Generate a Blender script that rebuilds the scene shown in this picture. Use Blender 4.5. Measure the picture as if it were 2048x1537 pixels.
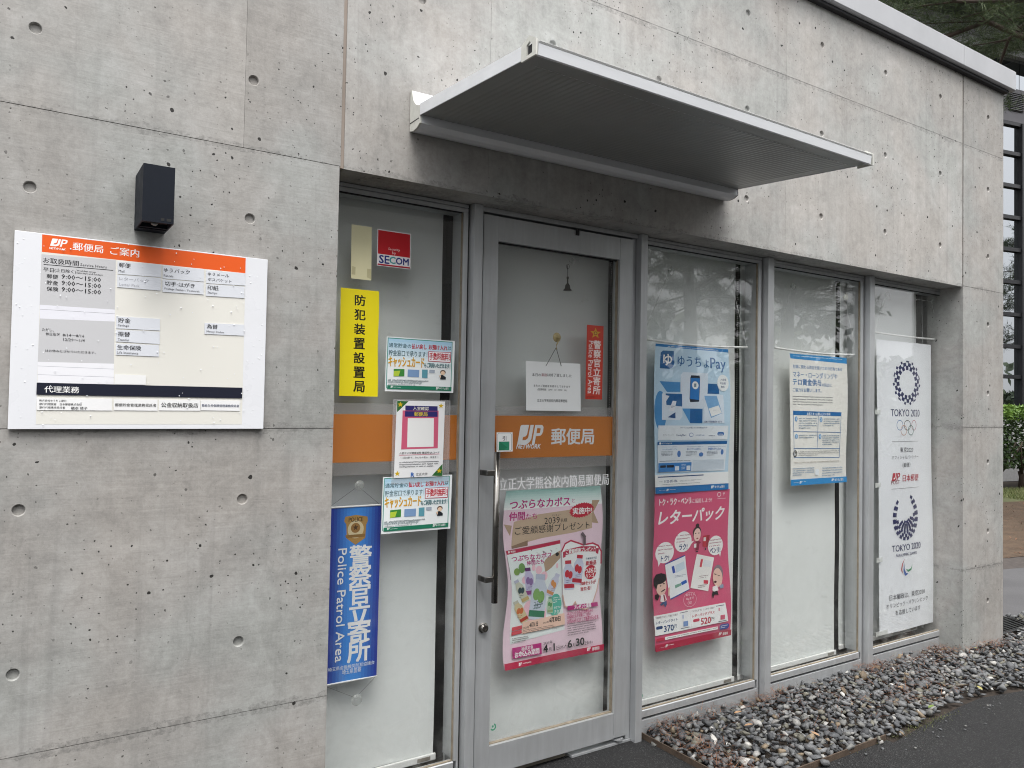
# -*- coding: utf-8 -*-
import bpy, bmesh, math, random
import numpy as np
from mathutils import Vector, Matrix, Euler, noise

for o in list(bpy.data.objects):
    bpy.data.objects.remove(o)
scene = bpy.context.scene
col = scene.collection
R = math.radians

# ------------------------------------------------------------ camera
cam_d = bpy.data.cameras.new('camera')
cam = bpy.data.objects.new('camera', cam_d)
col.objects.link(cam)
cam_d.sensor_fit = 'HORIZONTAL'
cam_d.sensor_width = 36.0
cam_d.lens = 36.0 * 1551.3 / 2048.0
cam_d.clip_start = 0.05
cam_d.clip_end = 600
YAW, PITCH, ROLL = R(33.22), R(1.56), R(1.03)
fwd = Vector((math.cos(PITCH) * math.sin(YAW), math.cos(PITCH) * math.cos(YAW), math.sin(PITCH)))
rgt = Vector((math.cos(YAW), -math.sin(YAW), 0))
upv = rgt.cross(fwd)
r2 = rgt * math.cos(ROLL) + upv * math.sin(ROLL)
u2 = upv * math.cos(ROLL) - rgt * math.sin(ROLL)
M = Matrix((r2, u2, -fwd)).transposed().to_4x4()
M.translation = Vector((0, -2.543, 1.52))
cam.matrix_world = M
scene.camera = cam

# ------------------------------------------------------------ sky, sun, exposure
SUN_EL, SUN_AZ = R(66), R(200)          # azimuth measured clockwise from +Y
world = bpy.data.worlds.new('World')
scene.world = world
world.use_nodes = True
wn, wl = world.node_tree.nodes, world.node_tree.links
wn.clear()
wo = wn.new('ShaderNodeOutputWorld')
bg = wn.new('ShaderNodeBackground')
sky = wn.new('ShaderNodeTexSky')
sky.sky_type = 'NISHITA'
sky.sun_disc = False
sky.sun_elevation = SUN_EL
sky.sun_rotation = SUN_AZ
sky.air_density = 1.0
sky.dust_density = 3.0
hs = wn.new('ShaderNodeHueSaturation')
hs.inputs['Saturation'].default_value = 0.3
hs.inputs['Value'].default_value = 0.8
mx = wn.new('ShaderNodeMix'); mx.data_type = 'RGBA'
mx.inputs['Factor'].default_value = 0.75
# the cloud sheet over the sky: an overcast sky is about three times brighter overhead than at the horizon
geo_ = wn.new('ShaderNodeTexCoord'); sp_ = wn.new('ShaderNodeSeparateXYZ'); wl.new(geo_.outputs['Generated'], sp_.inputs[0])
mr_ = wn.new('ShaderNodeMapRange'); mr_.inputs['From Min'].default_value = 0; mr_.inputs['From Max'].default_value = 1
mr_.inputs['To Min'].default_value = 0.52; mr_.inputs['To Max'].default_value = 1.45
wl.new(sp_.outputs[2], mr_.inputs['Value'])
cl_ = wn.new('ShaderNodeVectorMath'); cl_.operation = 'SCALE'; cl_.inputs[0].default_value = (7.72, 7.75, 7.86)
wl.new(mr_.outputs[0], cl_.inputs['Scale']); wl.new(cl_.outputs[0], mx.inputs['B'])
wl.new(sky.outputs[0], hs.inputs['Color'])
wl.new(hs.outputs[0], mx.inputs['A'])
wl.new(mx.outputs['Result'], bg.inputs['Color'])
bg.inputs['Strength'].default_value = 0.13
wl.new(bg.outputs[0], wo.inputs[0])

sun_d = bpy.data.lights.new('sun', 'SUN')
sun_d.energy = 1.5
sun_d.angle = R(32)
sun_d.color = (1.0, 0.975, 0.94)
sun = bpy.data.objects.new('sun', sun_d)
col.objects.link(sun)
sd = Vector((math.sin(SUN_AZ) * math.cos(SUN_EL), math.cos(SUN_AZ) * math.cos(SUN_EL), math.sin(SUN_EL)))
sun.rotation_euler = sd.to_track_quat('Z', 'Y').to_euler()
sun.location = (0, -6, 12)

vs = scene.view_settings
vs.view_transform = 'Standard'
vs.look = 'None'
vs.gamma = 1.0
vs.exposure = 1.2
vs.use_curve_mapping = False
scene.render.engine = 'CYCLES'
scene.cycles.max_bounces = 8
scene.cycles.transparent_max_bounces = 16
scene.cycles.use_denoising = True
scene.cycles.pixel_filter_type = 'BLACKMAN_HARRIS'
scene.cycles.filter_width = 1.05

# ------------------------------------------------------------ materials
def lin(h):
    r = []
    for i in (0, 2, 4):
        c = int(h[i:i + 2], 16) / 255
        r.append(c / 12.92 if c <= 0.04045 else ((c + 0.055) / 1.055) ** 2.4)
    return r

class NT:
    """small node-tree writer"""
    def __init__(s, name):
        s.m = bpy.data.materials.new(name)
        s.m.use_nodes = True
        s.n, s.l = s.m.node_tree.nodes, s.m.node_tree.links
        s.b = s.n['Principled BSDF']
        s.geo = None
    def pos(s):
        if not s.geo: s.geo = s.n.new('ShaderNodeNewGeometry')
        return s.geo.outputs['Position']
    def map(s, scale, src=None):
        m = s.n.new('ShaderNodeMapping'); m.inputs['Scale'].default_value = scale
        s.l.new(src or s.pos(), m.inputs['Vector']); return m.outputs[0]
    def noise(s, scale, detail=4, rough=0.55, vec=None, dist=0):
        t = s.n.new('ShaderNodeTexNoise'); t.inputs['Scale'].default_value = scale
        t.inputs['Detail'].default_value = detail; t.inputs['Roughness'].default_value = rough
        t.inputs['Distortion'].default_value = dist
        s.l.new(vec or s.pos(), t.inputs['Vector']); return t.outputs['Fac']
    def vor(s, scale, vec=None, out='Distance', feat='F1'):
        t = s.n.new('ShaderNodeTexVoronoi'); t.inputs['Scale'].default_value = scale; t.feature = feat
        s.l.new(vec or s.pos(), t.inputs['Vector']); return t
    def ramp(s, fac, pts):
        r = s.n.new('ShaderNodeValToRGB'); e = r.color_ramp.elements
        while len(e) < len(pts): e.new(0.5)
        for i, (p, c) in enumerate(pts):
            e[i].position = p
            e[i].color = (c, c, c, 1) if isinstance(c, (int, float)) else tuple(c) + (1,)
        s.l.new(fac, r.inputs[0]); return r.outputs[0]
    def mix(s, fac, a, b, mode='MIX'):
        m = s.n.new('ShaderNodeMix'); m.data_type = 'RGBA'; m.blend_type = mode
        for k, v in (('Factor', fac), ('A', a), ('B', b)):
            if hasattr(v, 'is_output'): s.l.new(v, m.inputs[k])
            elif k == 'Factor': m.inputs[k].default_value = v
            else: m.inputs[k].default_value = (v, v, v, 1) if isinstance(v, (int, float)) else tuple(v) + (1,)
        return m.outputs['Result']
    def math(s, op, a, b=0.0, clamp=False):
        m = s.n.new('ShaderNodeMath'); m.operation = op; m.use_clamp = clamp
        for i, v in enumerate((a, b)):
            if hasattr(v, 'is_output'): s.l.new(v, m.inputs[i])
            else: m.inputs[i].default_value = v
        return m.outputs[0]
    def sep(s, i, src=None):
        q = s.n.new('ShaderNodeSeparateXYZ'); s.l.new(src or s.pos(), q.inputs[0]); return q.outputs[i]
    def base(s, c): s.l.new(c, s.b.inputs['Base Color'])
    def rgh(s, c):
        if hasattr(c, 'is_output'): s.l.new(c, s.b.inputs['Roughness'])
        else: s.b.inputs['Roughness'].default_value = c
    def bump(s, h, strength=0.3, dist=0.002):
        b = s.n.new('ShaderNodeBump'); b.inputs['Strength'].default_value = strength; b.inputs['Distance'].default_value = dist
        s.l.new(h, b.inputs['Height']); s.l.new(b.outputs[0], s.b.inputs['Normal'])

def plain(name, c, rough=0.6, metal=0.0, var=0.12, scale=18, bump=0.0, spec=0.5, stretch=None):
    t = NT(name)
    c = lin(c) if isinstance(c, str) else c
    v = t.noise(scale, 5, 0.6, t.map(stretch) if stretch else None)
    t.base(t.ramp(v, [(0.3, [k * (1 - var) for k in c]), (0.7, [min(1, k * (1 + var)) for k in c])]))
    t.rgh(t.ramp(t.noise(scale * 2.3, 3), [(0.3, max(0.02, rough - 0.06)), (0.7, min(1, rough + 0.06))]))
    t.b.inputs['Metallic'].default_value = metal
    t.b.inputs['Specular IOR Level'].default_value = spec
    if bump: t.bump(t.noise(scale * 8, 3), bump, 0.001)
    return t.m

def concrete(name, tone, streak, warm=(1.0, 0.98, 0.935)):
    """cast concrete: blotches, board streaks, water runs, pin holes"""
    t = NT(name)
    big = t.noise(1.3, 6, 0.62, None, 0.6)
    mid = t.noise(6.5, 8, 0.68, None, 1.2)
    fine = t.noise(90, 4, 0.7)
    hstr = t.noise(3.0, 7, 0.72, t.map((1.1, 1, 26)), 0.4)
    vstr = t.noise(2.2, 6, 0.7, t.map((9, 1, 0.7)), 0.5)
    st = t.mix(streak, vstr, hstr)
    gran = t.noise(26, 9, 0.78, None, 0.5)
    v = t.math('ADD', t.math('MULTIPLY', big, 0.22), t.math('MULTIPLY', mid, 0.26))
    v = t.math('ADD', v, t.math('MULTIPLY', st, 0.16))
    v = t.math('ADD', v, t.math('MULTIPLY', gran, 0.26))
    v = t.math('ADD', v, t.math('MULTIPLY', fine, 0.12))
    a = [k * tone * 0.72 for k in warm]; b = [k * tone for k in warm]; c = [k * tone * 1.24 for k in (1.0, 0.985, 0.955)]
    base = t.ramp(v, [(0.41, a), (0.51, b), (0.60, c)])
    # warm and cool clouds
    hue = t.noise(2.1, 3, 0.5)
    base = t.mix(t.ramp(hue, [(0.42, 0.0), (0.62, 0.5)]), base, t.mix(1.0, base, (1.04, 0.97, 0.92), 'MULTIPLY'))
    base = t.mix(t.ramp(hue, [(0.36, 0.45), (0.5, 0.0)]), base, t.mix(1.0, base, (0.93, 1.0, 0.99), 'MULTIPLY'))
    # thin dark scratches left by the boards
    scr = t.noise(4.0, 4, 0.8, t.map((1.6, 1, 60)), 0.2)
    scm = t.math('MULTIPLY', t.ramp(scr, [(0.66, 0.0), (0.72, 0.5)]), t.ramp(mid, [(0.5, 0.0), (0.62, 1.0)]))
    base = t.mix(t.math('MULTIPLY', scm, 0.55 * streak + 0.1), base, [k * 0.4 * tone for k in warm])
    # dark water runs
    run = t.noise(1.7, 5, 0.6, t.map((14, 1, 0.35)), 0.3)
    base = t.mix(t.math('MULTIPLY', t.ramp(run, [(0.56, 0.0), (0.72, 1.0)]), 0.24), base, [k * 0.5 * tone for k in warm])
    # grime and laitance that follow the horizontal pour joints
    dj = t.math('PINGPONG', t.math('ADD', t.sep(2), 0.37), 0.45)
    wj = t.math('MULTIPLY', t.ramp(t.noise(5, 5, 0.7), [(0.42, 0.0), (0.62, 1.0)]), 0.022)
    jm = t.math('MULTIPLY', t.math('LESS_THAN', dj, wj), t.ramp(t.noise(55, 4, .8), [(0.42, 0.0), (0.6, 0.55)]))
    base = t.mix(jm, base, [k * 0.42 * tone for k in warm])
    # each formwork panel came out in its own tone
    oi = t.n.new('ShaderNodeObjectInfo')
    base = t.mix(1.0, base, t.ramp(oi.outputs['Random'], [(0.0, 0.93), (1.0, 1.06)]), 'MULTIPLY')
    # pin holes, in clusters, two sizes
    clus = t.ramp(t.noise(2.6, 3, 0.6), [(0.44, 0.0), (0.56, 1.0)])
    pin = None
    xz = t.n.new('ShaderNodeCombineXYZ'); t.l.new(t.math('ADD', t.sep(0), t.sep(1)), xz.inputs[0]); t.l.new(t.math('ADD', t.sep(2), t.math('MULTIPLY', t.sep(1), 0.73)), xz.inputs[1])
    warp = t.n.new('ShaderNodeVectorMath'); warp.operation = 'ADD'
    nz = t.n.new('ShaderNodeTexNoise'); nz.inputs['Scale'].default_value = 60
    t.l.new(t.pos(), nz.inputs['Vector'])
    sc = t.n.new('ShaderNodeVectorMath'); sc.operation = 'SCALE'; sc.inputs['Scale'].default_value = 0.012
    t.l.new(nz.outputs['Color'], sc.inputs[0]); t.l.new(xz.outputs[0], warp.inputs[0]); t.l.new(sc.outputs[0], warp.inputs[1])
    for scale, thr, keep in ((7, 0.050, 0.62), (20, 0.085, 0.62), (42, 0.11, 0.70)):
        vo = t.vor(scale, warp.outputs[0]); vo.voronoi_dimensions = '2D'
        rad = t.math('MULTIPLY', t.sep(1, vo.outputs['Color']), thr)
        m = t.math('LESS_THAN', vo.outputs['Distance'], rad)
        m = t.math('MULTIPLY', m, t.math('GREATER_THAN', t.sep(0, vo.outputs['Color']), keep))
        if scale > 10: m = t.math('MULTIPLY', m, clus)
        pin = m if pin is None else t.math('MAXIMUM', pin, m)
    base = t.mix(pin, base, (0.02, 0.018, 0.016))
    t.base(base)
    t.rgh(t.ramp(mid, [(0.3, 0.62), (0.7, 0.82)]))
    h = t.math('ADD', t.math('MULTIPLY', fine, 0.25), t.math('MULTIPLY', st, 0.6))
    h = t.math('SUBTRACT', h, t.math('MULTIPLY', pin, 2.0))
    t.bump(h, 0.55, 0.003)
    return t.m

MAT = {}
MAT['conc_left'] = concrete('concrete_board_marked', 0.325, 0.6)
MAT['conc_right'] = concrete('concrete_smooth', 0.37, 0.15)
MAT['conc_pillar'] = concrete('concrete_pillar', 0.34, 0.25)
MAT['conc_far'] = concrete('concrete_dimmed', 0.2, 0.2)  # colour darkened to weaken this building's reflection in the glass
MAT['conc_back'] = plain('concrete_core', (0.10, 0.095, 0.09), 0.9)

def alu(name, v=0.56, rough=0.42):
    t = NT(name)
    n1 = t.noise(7, 5, 0.6, t.map((6, 6, 0.5)))
    n2 = t.noise(3.2, 4, 0.6)
    f = t.math('ADD', t.math('MULTIPLY', n1, 0.5), t.math('MULTIPLY', n2, 0.5))
    t.base(t.ramp(f, [(0.35, [v * 0.86, v * 0.88, v * 0.895]), (0.65, [v * 1.05, v * 1.08, v * 1.10])]))
    t.b.inputs['Metallic'].default_value = 0.55
    t.rgh(t.ramp(t.noise(14, 4), [(0.3, rough - 0.07), (0.7, rough + 0.1)]))
    return t.m
MAT['alu'] = alu('satin_aluminium')
MAT['alu_dark'] = plain('gasket_black', (0.012, 0.012, 0.014), 0.6)
MAT['bead'] = plain('aged_sealant', (0.25, 0.21, 0.155), 0.7, var=0.25, scale=30)
MAT['steel'] = plain('polished_steel', (0.27, 0.255, 0.235), 0.2, 1.0, 0.05)
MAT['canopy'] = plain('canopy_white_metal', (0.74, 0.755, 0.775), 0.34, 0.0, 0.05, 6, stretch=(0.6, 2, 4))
MAT['canopy_under'] = plain('canopy_soffit_shaded', (0.26, 0.265, 0.258), 0.34, 0.1, 0.02, 2)  # same white metal, its colour darkened for the shade under the awning
MAT['cap'] = plain('canopy_cap_plastic', (0.60, 0.60, 0.55), 0.5, 0, 0.08, 40)
MAT['coping'] = plain('coping_painted_metal', (0.42, 0.425, 0.44), 0.42, 0.1, 0.05, 4)
MAT['lamp'] = plain('lamp_dark_paint', (0.005, 0.008, 0.015), 0.6, 0, 0.1, 10, 0.05, spec=0.22)
MAT['lamp_in'] = plain('lamp_inside', (0.006, 0.006, 0.006), 0.6)
MAT['white'] = plain('white_plastic', (0.78, 0.78, 0.76), 0.35, 0, 0.03)
MAT['board'] = plain('board_white_face', (0.78, 0.79, 0.82), 0.3, 0, 0.02, 5)
MAT['sealant'] = plain('joint_sealant', (0.27, 0.225, 0.19), 0.75, 0, 0.22, 9, stretch=(1, 1, 0.2))
MAT['sealant_dark'] = plain('joint_sealant_dark', (0.10, 0.075, 0.06), 0.75, 0, 0.25, 9)
MAT['dark'] = plain('dark_interior', (0.010, 0.010, 0.010), 0.9)
MAT['rust'] = plain('rusty_steel_edging', (0.075, 0.052, 0.036), 0.8, 0, 0.35, 30, 0.3)
MAT['string'] = plain('string_white', (0.75, 0.75, 0.73), 0.6)
MAT['string_dark'] = plain('string_black', (0.03, 0.03, 0.03), 0.6)
MAT['bell'] = plain('bell_dark_brass', (0.07, 0.065, 0.06), 0.4, 0.6)
MAT['amber'] = plain('amber_rubber', (0.42, 0.34, 0.17), 0.35, 0, 0.1)
MAT['chain'] = plain('bead_chain', (0.45, 0.44, 0.42), 0.5)

t = NT('roller_blind_fabric')
v = t.noise(1.1, 4, 0.5)
smu = t.noise(9, 5, 0.7, t.map((1, 1, 2.4)))
c = t.ramp(v, [(0.3, (0.70, 0.725, 0.71)), (0.7, (0.77, 0.79, 0.775))])
c = t.mix(t.math('MULTIPLY', t.ramp(smu, [(0.62, 0.0), (0.72, 1.0)]), 0.25), c, (0.36, 0.37, 0.34))
t.base(c); t.rgh(0.8)
wv = t.noise(420, 1)
t.bump(wv, 0.15, 0.0006)
MAT['blind'] = t.m

def glass(name, refl=1.52, tint=(0.98, 0.985, 0.982)):
    m = bpy.data.materials.new(name); m.use_nodes = True
    n, l = m.node_tree.nodes, m.node_tree.links
    n.clear()
    o = n.new('ShaderNodeOutputMaterial'); mixn = n.new('ShaderNodeMixShader')
    tr = n.new('ShaderNodeBsdfTransparent'); tr.inputs[0].default_value = tint + (1,)
    gl = n.new('ShaderNodeBsdfGlossy'); gl.inputs['Roughness'].default_value = 0.0; gl.inputs['Color'].default_value = (1, 1, 1, 1)
    fr = n.new('ShaderNodeFresnel')
    bf = n.new('ShaderNodeNewGeometry'); io = n.new('ShaderNodeMix')     # same index seen from either side of the pane
    io.inputs['A'].default_value = refl; io.inputs['B'].default_value = 1 / refl
    l.new(bf.outputs['Backfacing'], io.inputs['Factor']); l.new(io.outputs['Result'], fr.inputs['IOR'])
    tc = n.new('ShaderNodeNewGeometry'); nz = n.new('ShaderNodeTexNoise'); nz.inputs['Scale'].default_value = 1.6; nz.inputs['Detail'].default_value = 1
    bp = n.new('ShaderNodeBump'); bp.inputs['Strength'].default_value = 0.006; bp.inputs['Distance'].default_value = 0.004
    l.new(tc.outputs['Position'], nz.inputs['Vector']); l.new(nz.outputs['Fac'], bp.inputs['Height']); l.new(bp.outputs[0], gl.inputs['Normal'])
    l.new(fr.outputs[0], mixn.inputs[0]); l.new(tr.outputs[0], mixn.inputs[1]); l.new(gl.outputs[0], mixn.inputs[2])
    # dust and dried splashes, heavier on the lowest half metre of the pane
    sx_ = n.new('ShaderNodeSeparateXYZ'); l.new(tc.outputs['Position'], sx_.inputs[0])
    mr = n.new('ShaderNodeMapRange'); mr.inputs['From Min'].default_value = .95; mr.inputs['From Max'].default_value = .12; l.new(sx_.outputs[2], mr.inputs['Value'])
    n3 = n.new('ShaderNodeTexNoise'); n3.inputs['Scale'].default_value = 6.5; n3.inputs['Detail'].default_value = 7; n3.inputs['Roughness'].default_value = .65; n3.inputs['Distortion'].default_value = .6
    l.new(tc.outputs['Position'], n3.inputs['Vector'])
    rp = n.new('ShaderNodeValToRGB'); rp.color_ramp.elements[0].position = .47; rp.color_ramp.elements[1].position = .68; l.new(n3.outputs['Fac'], rp.inputs[0])
    mm = n.new('ShaderNodeMath'); mm.operation = 'MULTIPLY'; l.new(rp.outputs[0], mm.inputs[0]); l.new(mr.outputs[0], mm.inputs[1])
    ma = n.new('ShaderNodeMath'); ma.operation = 'MULTIPLY_ADD'; ma.inputs[1].default_value = .10; ma.inputs[2].default_value = .006; l.new(mm.outputs[0], ma.inputs[0])
    df = n.new('ShaderNodeBsdfDiffuse'); df.inputs[0].default_value = (.72, .73, .70, 1)
    mx2 = n.new('ShaderNodeMixShader'); l.new(ma.outputs[0], mx2.inputs[0]); l.new(mixn.outputs[0], mx2.inputs[1]); l.new(df.outputs[0], mx2.inputs[2])
    l.new(mx2.outputs[0], o.inputs[0])
    return m
MAT['glass'] = glass('window_glass', 1.48)
m = bpy.data.materials.new('clear_plastic'); m.use_nodes = True
b = m.node_tree.nodes['Principled BSDF']; b.inputs['Base Color'].default_value = (0.5, 0.52, 0.5, 1); b.inputs['Roughness'].default_value = 0.15; b.inputs['Alpha'].default_value = 0.4
MAT['clear'] = m

m = bpy.data.materials.new('frosted_film'); m.use_nodes = True
n, l = m.node_tree.nodes, m.node_tree.links
b = n['Principled BSDF']; b.inputs['Base Color'].default_value = (0.45, 0.43, 0.42, 1); b.inputs['Roughness'].default_value = 0.6
b.inputs['Alpha'].default_value = 0.42
MAT['film'] = m
m = bpy.data.materials.new('tape_translucent'); m.use_nodes = True
b = m.node_tree.nodes['Principled BSDF']; b.inputs['Base Color'].default_value = (0.72, 0.73, 0.7, 1); b.inputs['Roughness'].default_value = 0.5; b.inputs['Alpha'].default_value = 0.75
MAT['tape'] = m
m = bpy.data.materials.new('plastic_sleeve'); m.use_nodes = True
b = m.node_tree.nodes['Principled BSDF']; b.inputs['Base Color'].default_value = (0.6, 0.6, 0.6, 1); b.inputs['Roughness'].default_value = 0.25; b.inputs['Alpha'].default_value = 0.35
MAT['sleeve'] = m

t = NT('printed_ink')
a = t.n.new('ShaderNodeAttribute'); a.attribute_name = 'Col'
t.l.new(a.outputs['Color'], t.b.inputs['Base Color']); t.rgh(0.42)
MAT['ink'] = t.m

def paper(hexc, rough=0.4):
    k = 'paper_' + hexc
    if k not in MAT:
        MAT[k] = plain('paper_' + hexc, [c * 0.96 for c in lin(hexc)], rough, 0, 0.025, 6)
    return MAT[k]

t = NT('orange_film'); v = t.noise(3, 3)
t.base(t.ramp(v, [(0.3, [k * .95 for k in lin('c8741a')]), (0.7, lin('ce7a1e'))])); t.rgh(0.5)
MAT['orange'] = t.m

# ground
t = NT('asphalt')
agg = t.vor(260)
sp = t.noise(420, 3, 0.7)
big = t.noise(1.2, 5, 0.6)
c = t.ramp(big, [(0.3, (0.014, 0.014, 0.015)), (0.7, (0.024, 0.024, 0.024))])
c = t.mix(t.ramp(t.sep(0, agg.outputs['Color']), [(0.80, 0.0), (1.0, 0.6)]), c, (0.10, 0.10, 0.098))
c = t.mix(t.ramp(sp, [(0.66, 0.0), (0.72, 0.8)]), c, (0.14, 0.14, 0.135))
t.base(c); t.rgh(t.ramp(big, [(0.3, 0.75), (0.7, 0.9)])); t.b.inputs['Specular IOR Level'].default_value = 0.3
t.bump(t.math('ADD', agg.outputs['Distance'], t.math('MULTIPLY', sp, 0.6)), 0.9, 0.004)
MAT['asphalt'] = t.m
t = NT('worn_path')
big = t.noise(0.9, 6, 0.65, None, 0.8)
c = t.ramp(big, [(0.3, (0.060, 0.059, 0.062)), (0.7, (0.095, 0.093, 0.096))])
c = t.mix(t.ramp(t.noise(60, 4, .7), [(0.6, 0), (0.75, .5)]), c, (0.15, 0.135, 0.11))
t.base(c); t.rgh(0.8); t.bump(t.noise(180, 3), 0.5, 0.003)
MAT['path'] = t.m
t = NT('bare_soil')
c = t.ramp(t.noise(4, 8, 0.75), [(0.3, (0.055, 0.034, 0.020)), (0.7, (0.13, 0.085, 0.052))])
c = t.mix(t.ramp(t.noise(50, 4, .8), [(0.58, 0), (0.7, .8)]), c, (0.15, 0.11, 0.07))
t.base(c); t.rgh(0.95); t.bump(t.noise(60, 5, .8), 0.9, 0.02)
MAT['soil'] = t.m
MAT['lawn_base'] = plain('lawn_soil', (0.10, 0.11, 0.045), 0.9, 0, 0.3, 6)
MAT['gutter'] = plain('gutter_mud', (0.055, 0.045, 0.04), 0.8, 0, 0.3, 12, 0.6)
MAT['earth'] = plain('dark_earth', (0.03, 0.022, 0.016), 0.95, 0, 0.4, 20, 0.5)
MAT['apron'] = plain('threshold_concrete', (0.20, 0.18, 0.15), 0.85, 0, 0.2, 14, 0.4)

t = NT('slate_gravel')
a = t.n.new('ShaderNodeAttribute'); a.attribute_name = 'Col'
nz = t.noise(70, 5, 0.7)
vein = t.noise(38, 3, 0.6, t.map((1, 3, 1)), 1.5)
c = t.mix(1.0, a.outputs['Color'], t.ramp(nz, [(0.3, 0.62), (0.7, 1.35)]), 'MULTIPLY')
c = t.mix(t.ramp(vein, [(0.66, 0.0), (0.71, 0.35)]), c, (0.30, 0.30, 0.29))
t.base(c); t.rgh(t.ramp(nz, [(0.3, 0.6), (0.7, 0.85)])); t.bump(nz, 0.5, 0.003)
MAT['gravel'] = t.m

def foliage(name, c0, c1, c2, rough=0.6, trans=0.0):
    t = NT(name)
    rnd = t.n.new('ShaderNodeNewGeometry').outputs['Random Per Island']
    c = t.ramp(rnd, [(0.0, c0), (0.5, c1), (1.0, c2)])
    t.base(c); t.rgh(rough)
    return t.m
MAT['needle'] = foliage('pine_needles', (0.02, 0.038, 0.012), (0.045, 0.075, 0.022), (0.09, 0.12, 0.04))
MAT['bark'] = plain('pine_bark', (0.055, 0.040, 0.030), 0.9, 0, 0.4, 9, 0.6)
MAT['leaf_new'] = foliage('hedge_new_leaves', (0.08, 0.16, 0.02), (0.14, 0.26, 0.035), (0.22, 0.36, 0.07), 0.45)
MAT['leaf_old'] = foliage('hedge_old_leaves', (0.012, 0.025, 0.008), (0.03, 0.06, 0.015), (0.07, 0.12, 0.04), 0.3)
MAT['grass'] = foliage('grass_blades', (0.08, 0.11, 0.03), (0.14, 0.17, 0.05), (0.24, 0.23, 0.11))
MAT['dead'] = foliage('dry_needles', (0.07, 0.025, 0.012), (0.15, 0.055, 0.025), (0.26, 0.12, 0.06))

MAT['far_frame'] = plain('far_black_metal', (0.014, 0.014, 0.017), 0.4)
MAT['far_panel'] = plain('far_grey_panel', (0.12, 0.115, 0.125), 0.45, 0, 0.06, 2)
MAT['far_black'] = plain('far_black_soffit', (0.006, 0.006, 0.008), 0.5)
MAT['far_band'] = plain('far_metal_siding', (0.26, 0.26, 0.27), 0.5, 0.2)
MAT['far_wall'] = plain('far_plaster', (0.42, 0.42, 0.43), 0.8)
m = bpy.data.materials.new('far_tinted_glass'); m.use_nodes = True
n, l = m.node_tree.nodes, m.node_tree.links
b = n['Principled BSDF']; b.inputs['Base Color'].default_value = (0.01, 0.012, 0.012, 1); b.inputs['Roughness'].default_value = 0.0
gl = n.new('ShaderNodeBsdfGlossy'); gl.inputs['Roughness'].default_value = 0.0; gl.inputs['Color'].default_value = (0.86, 0.9, 0.95, 1)
fr = n.new('ShaderNodeFresnel'); fr.inputs['IOR'].default_value = 4.6
bf = n.new('ShaderNodeNewGeometry'); io = n.new('ShaderNodeMix'); io.inputs['A'].default_value = 4.6; io.inputs['B'].default_value = 1 / 4.6
l.new(bf.outputs['Backfacing'], io.inputs['Factor']); l.new(io.outputs['Result'], fr.inputs['IOR'])
g2 = n.new('ShaderNodeNewGeometry'); nz = n.new('ShaderNodeTexNoise'); nz.inputs['Scale'].default_value = 1.3; nz.inputs['Detail'].default_value = 1
bp = n.new('ShaderNodeBump'); bp.inputs['Strength'].default_value = 0.12; bp.inputs['Distance'].default_value = 0.02
l.new(g2.outputs['Position'], nz.inputs['Vector']); l.new(nz.outputs['Fac'], bp.inputs['Height']); l.new(bp.outputs[0], gl.inputs['Normal'])
mixn = n.new('ShaderNodeMixShader'); l.new(fr.outputs[0], mixn.inputs[0]); l.new(b.outputs[0], mixn.inputs[1]); l.new(gl.outputs[0], mixn.inputs[2])
l.new(mixn.outputs[0], n['Material Output'].inputs[0])
MAT['far_glass'] = m

# ------------------------------------------------------------ helpers
def link(name, data, parent=None, **kw):
    o = bpy.data.objects.new(name, data)
    col.objects.link(o)
    if parent is not None: o.parent = parent
    for k, v in kw.items(): o[k] = v
    return o

def thing(name, label, cat, loc=(0, 0, 0), group=None):
    """an Empty at the thing's base; the parts are given in world space and parented without moving"""
    o = link(name, None, None, label=label, category=cat)
    o.empty_display_size = 0.1
    o.location = loc
    o.matrix_world = Matrix.Translation(loc)
    if group: o['group'] = group
    return o

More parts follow.
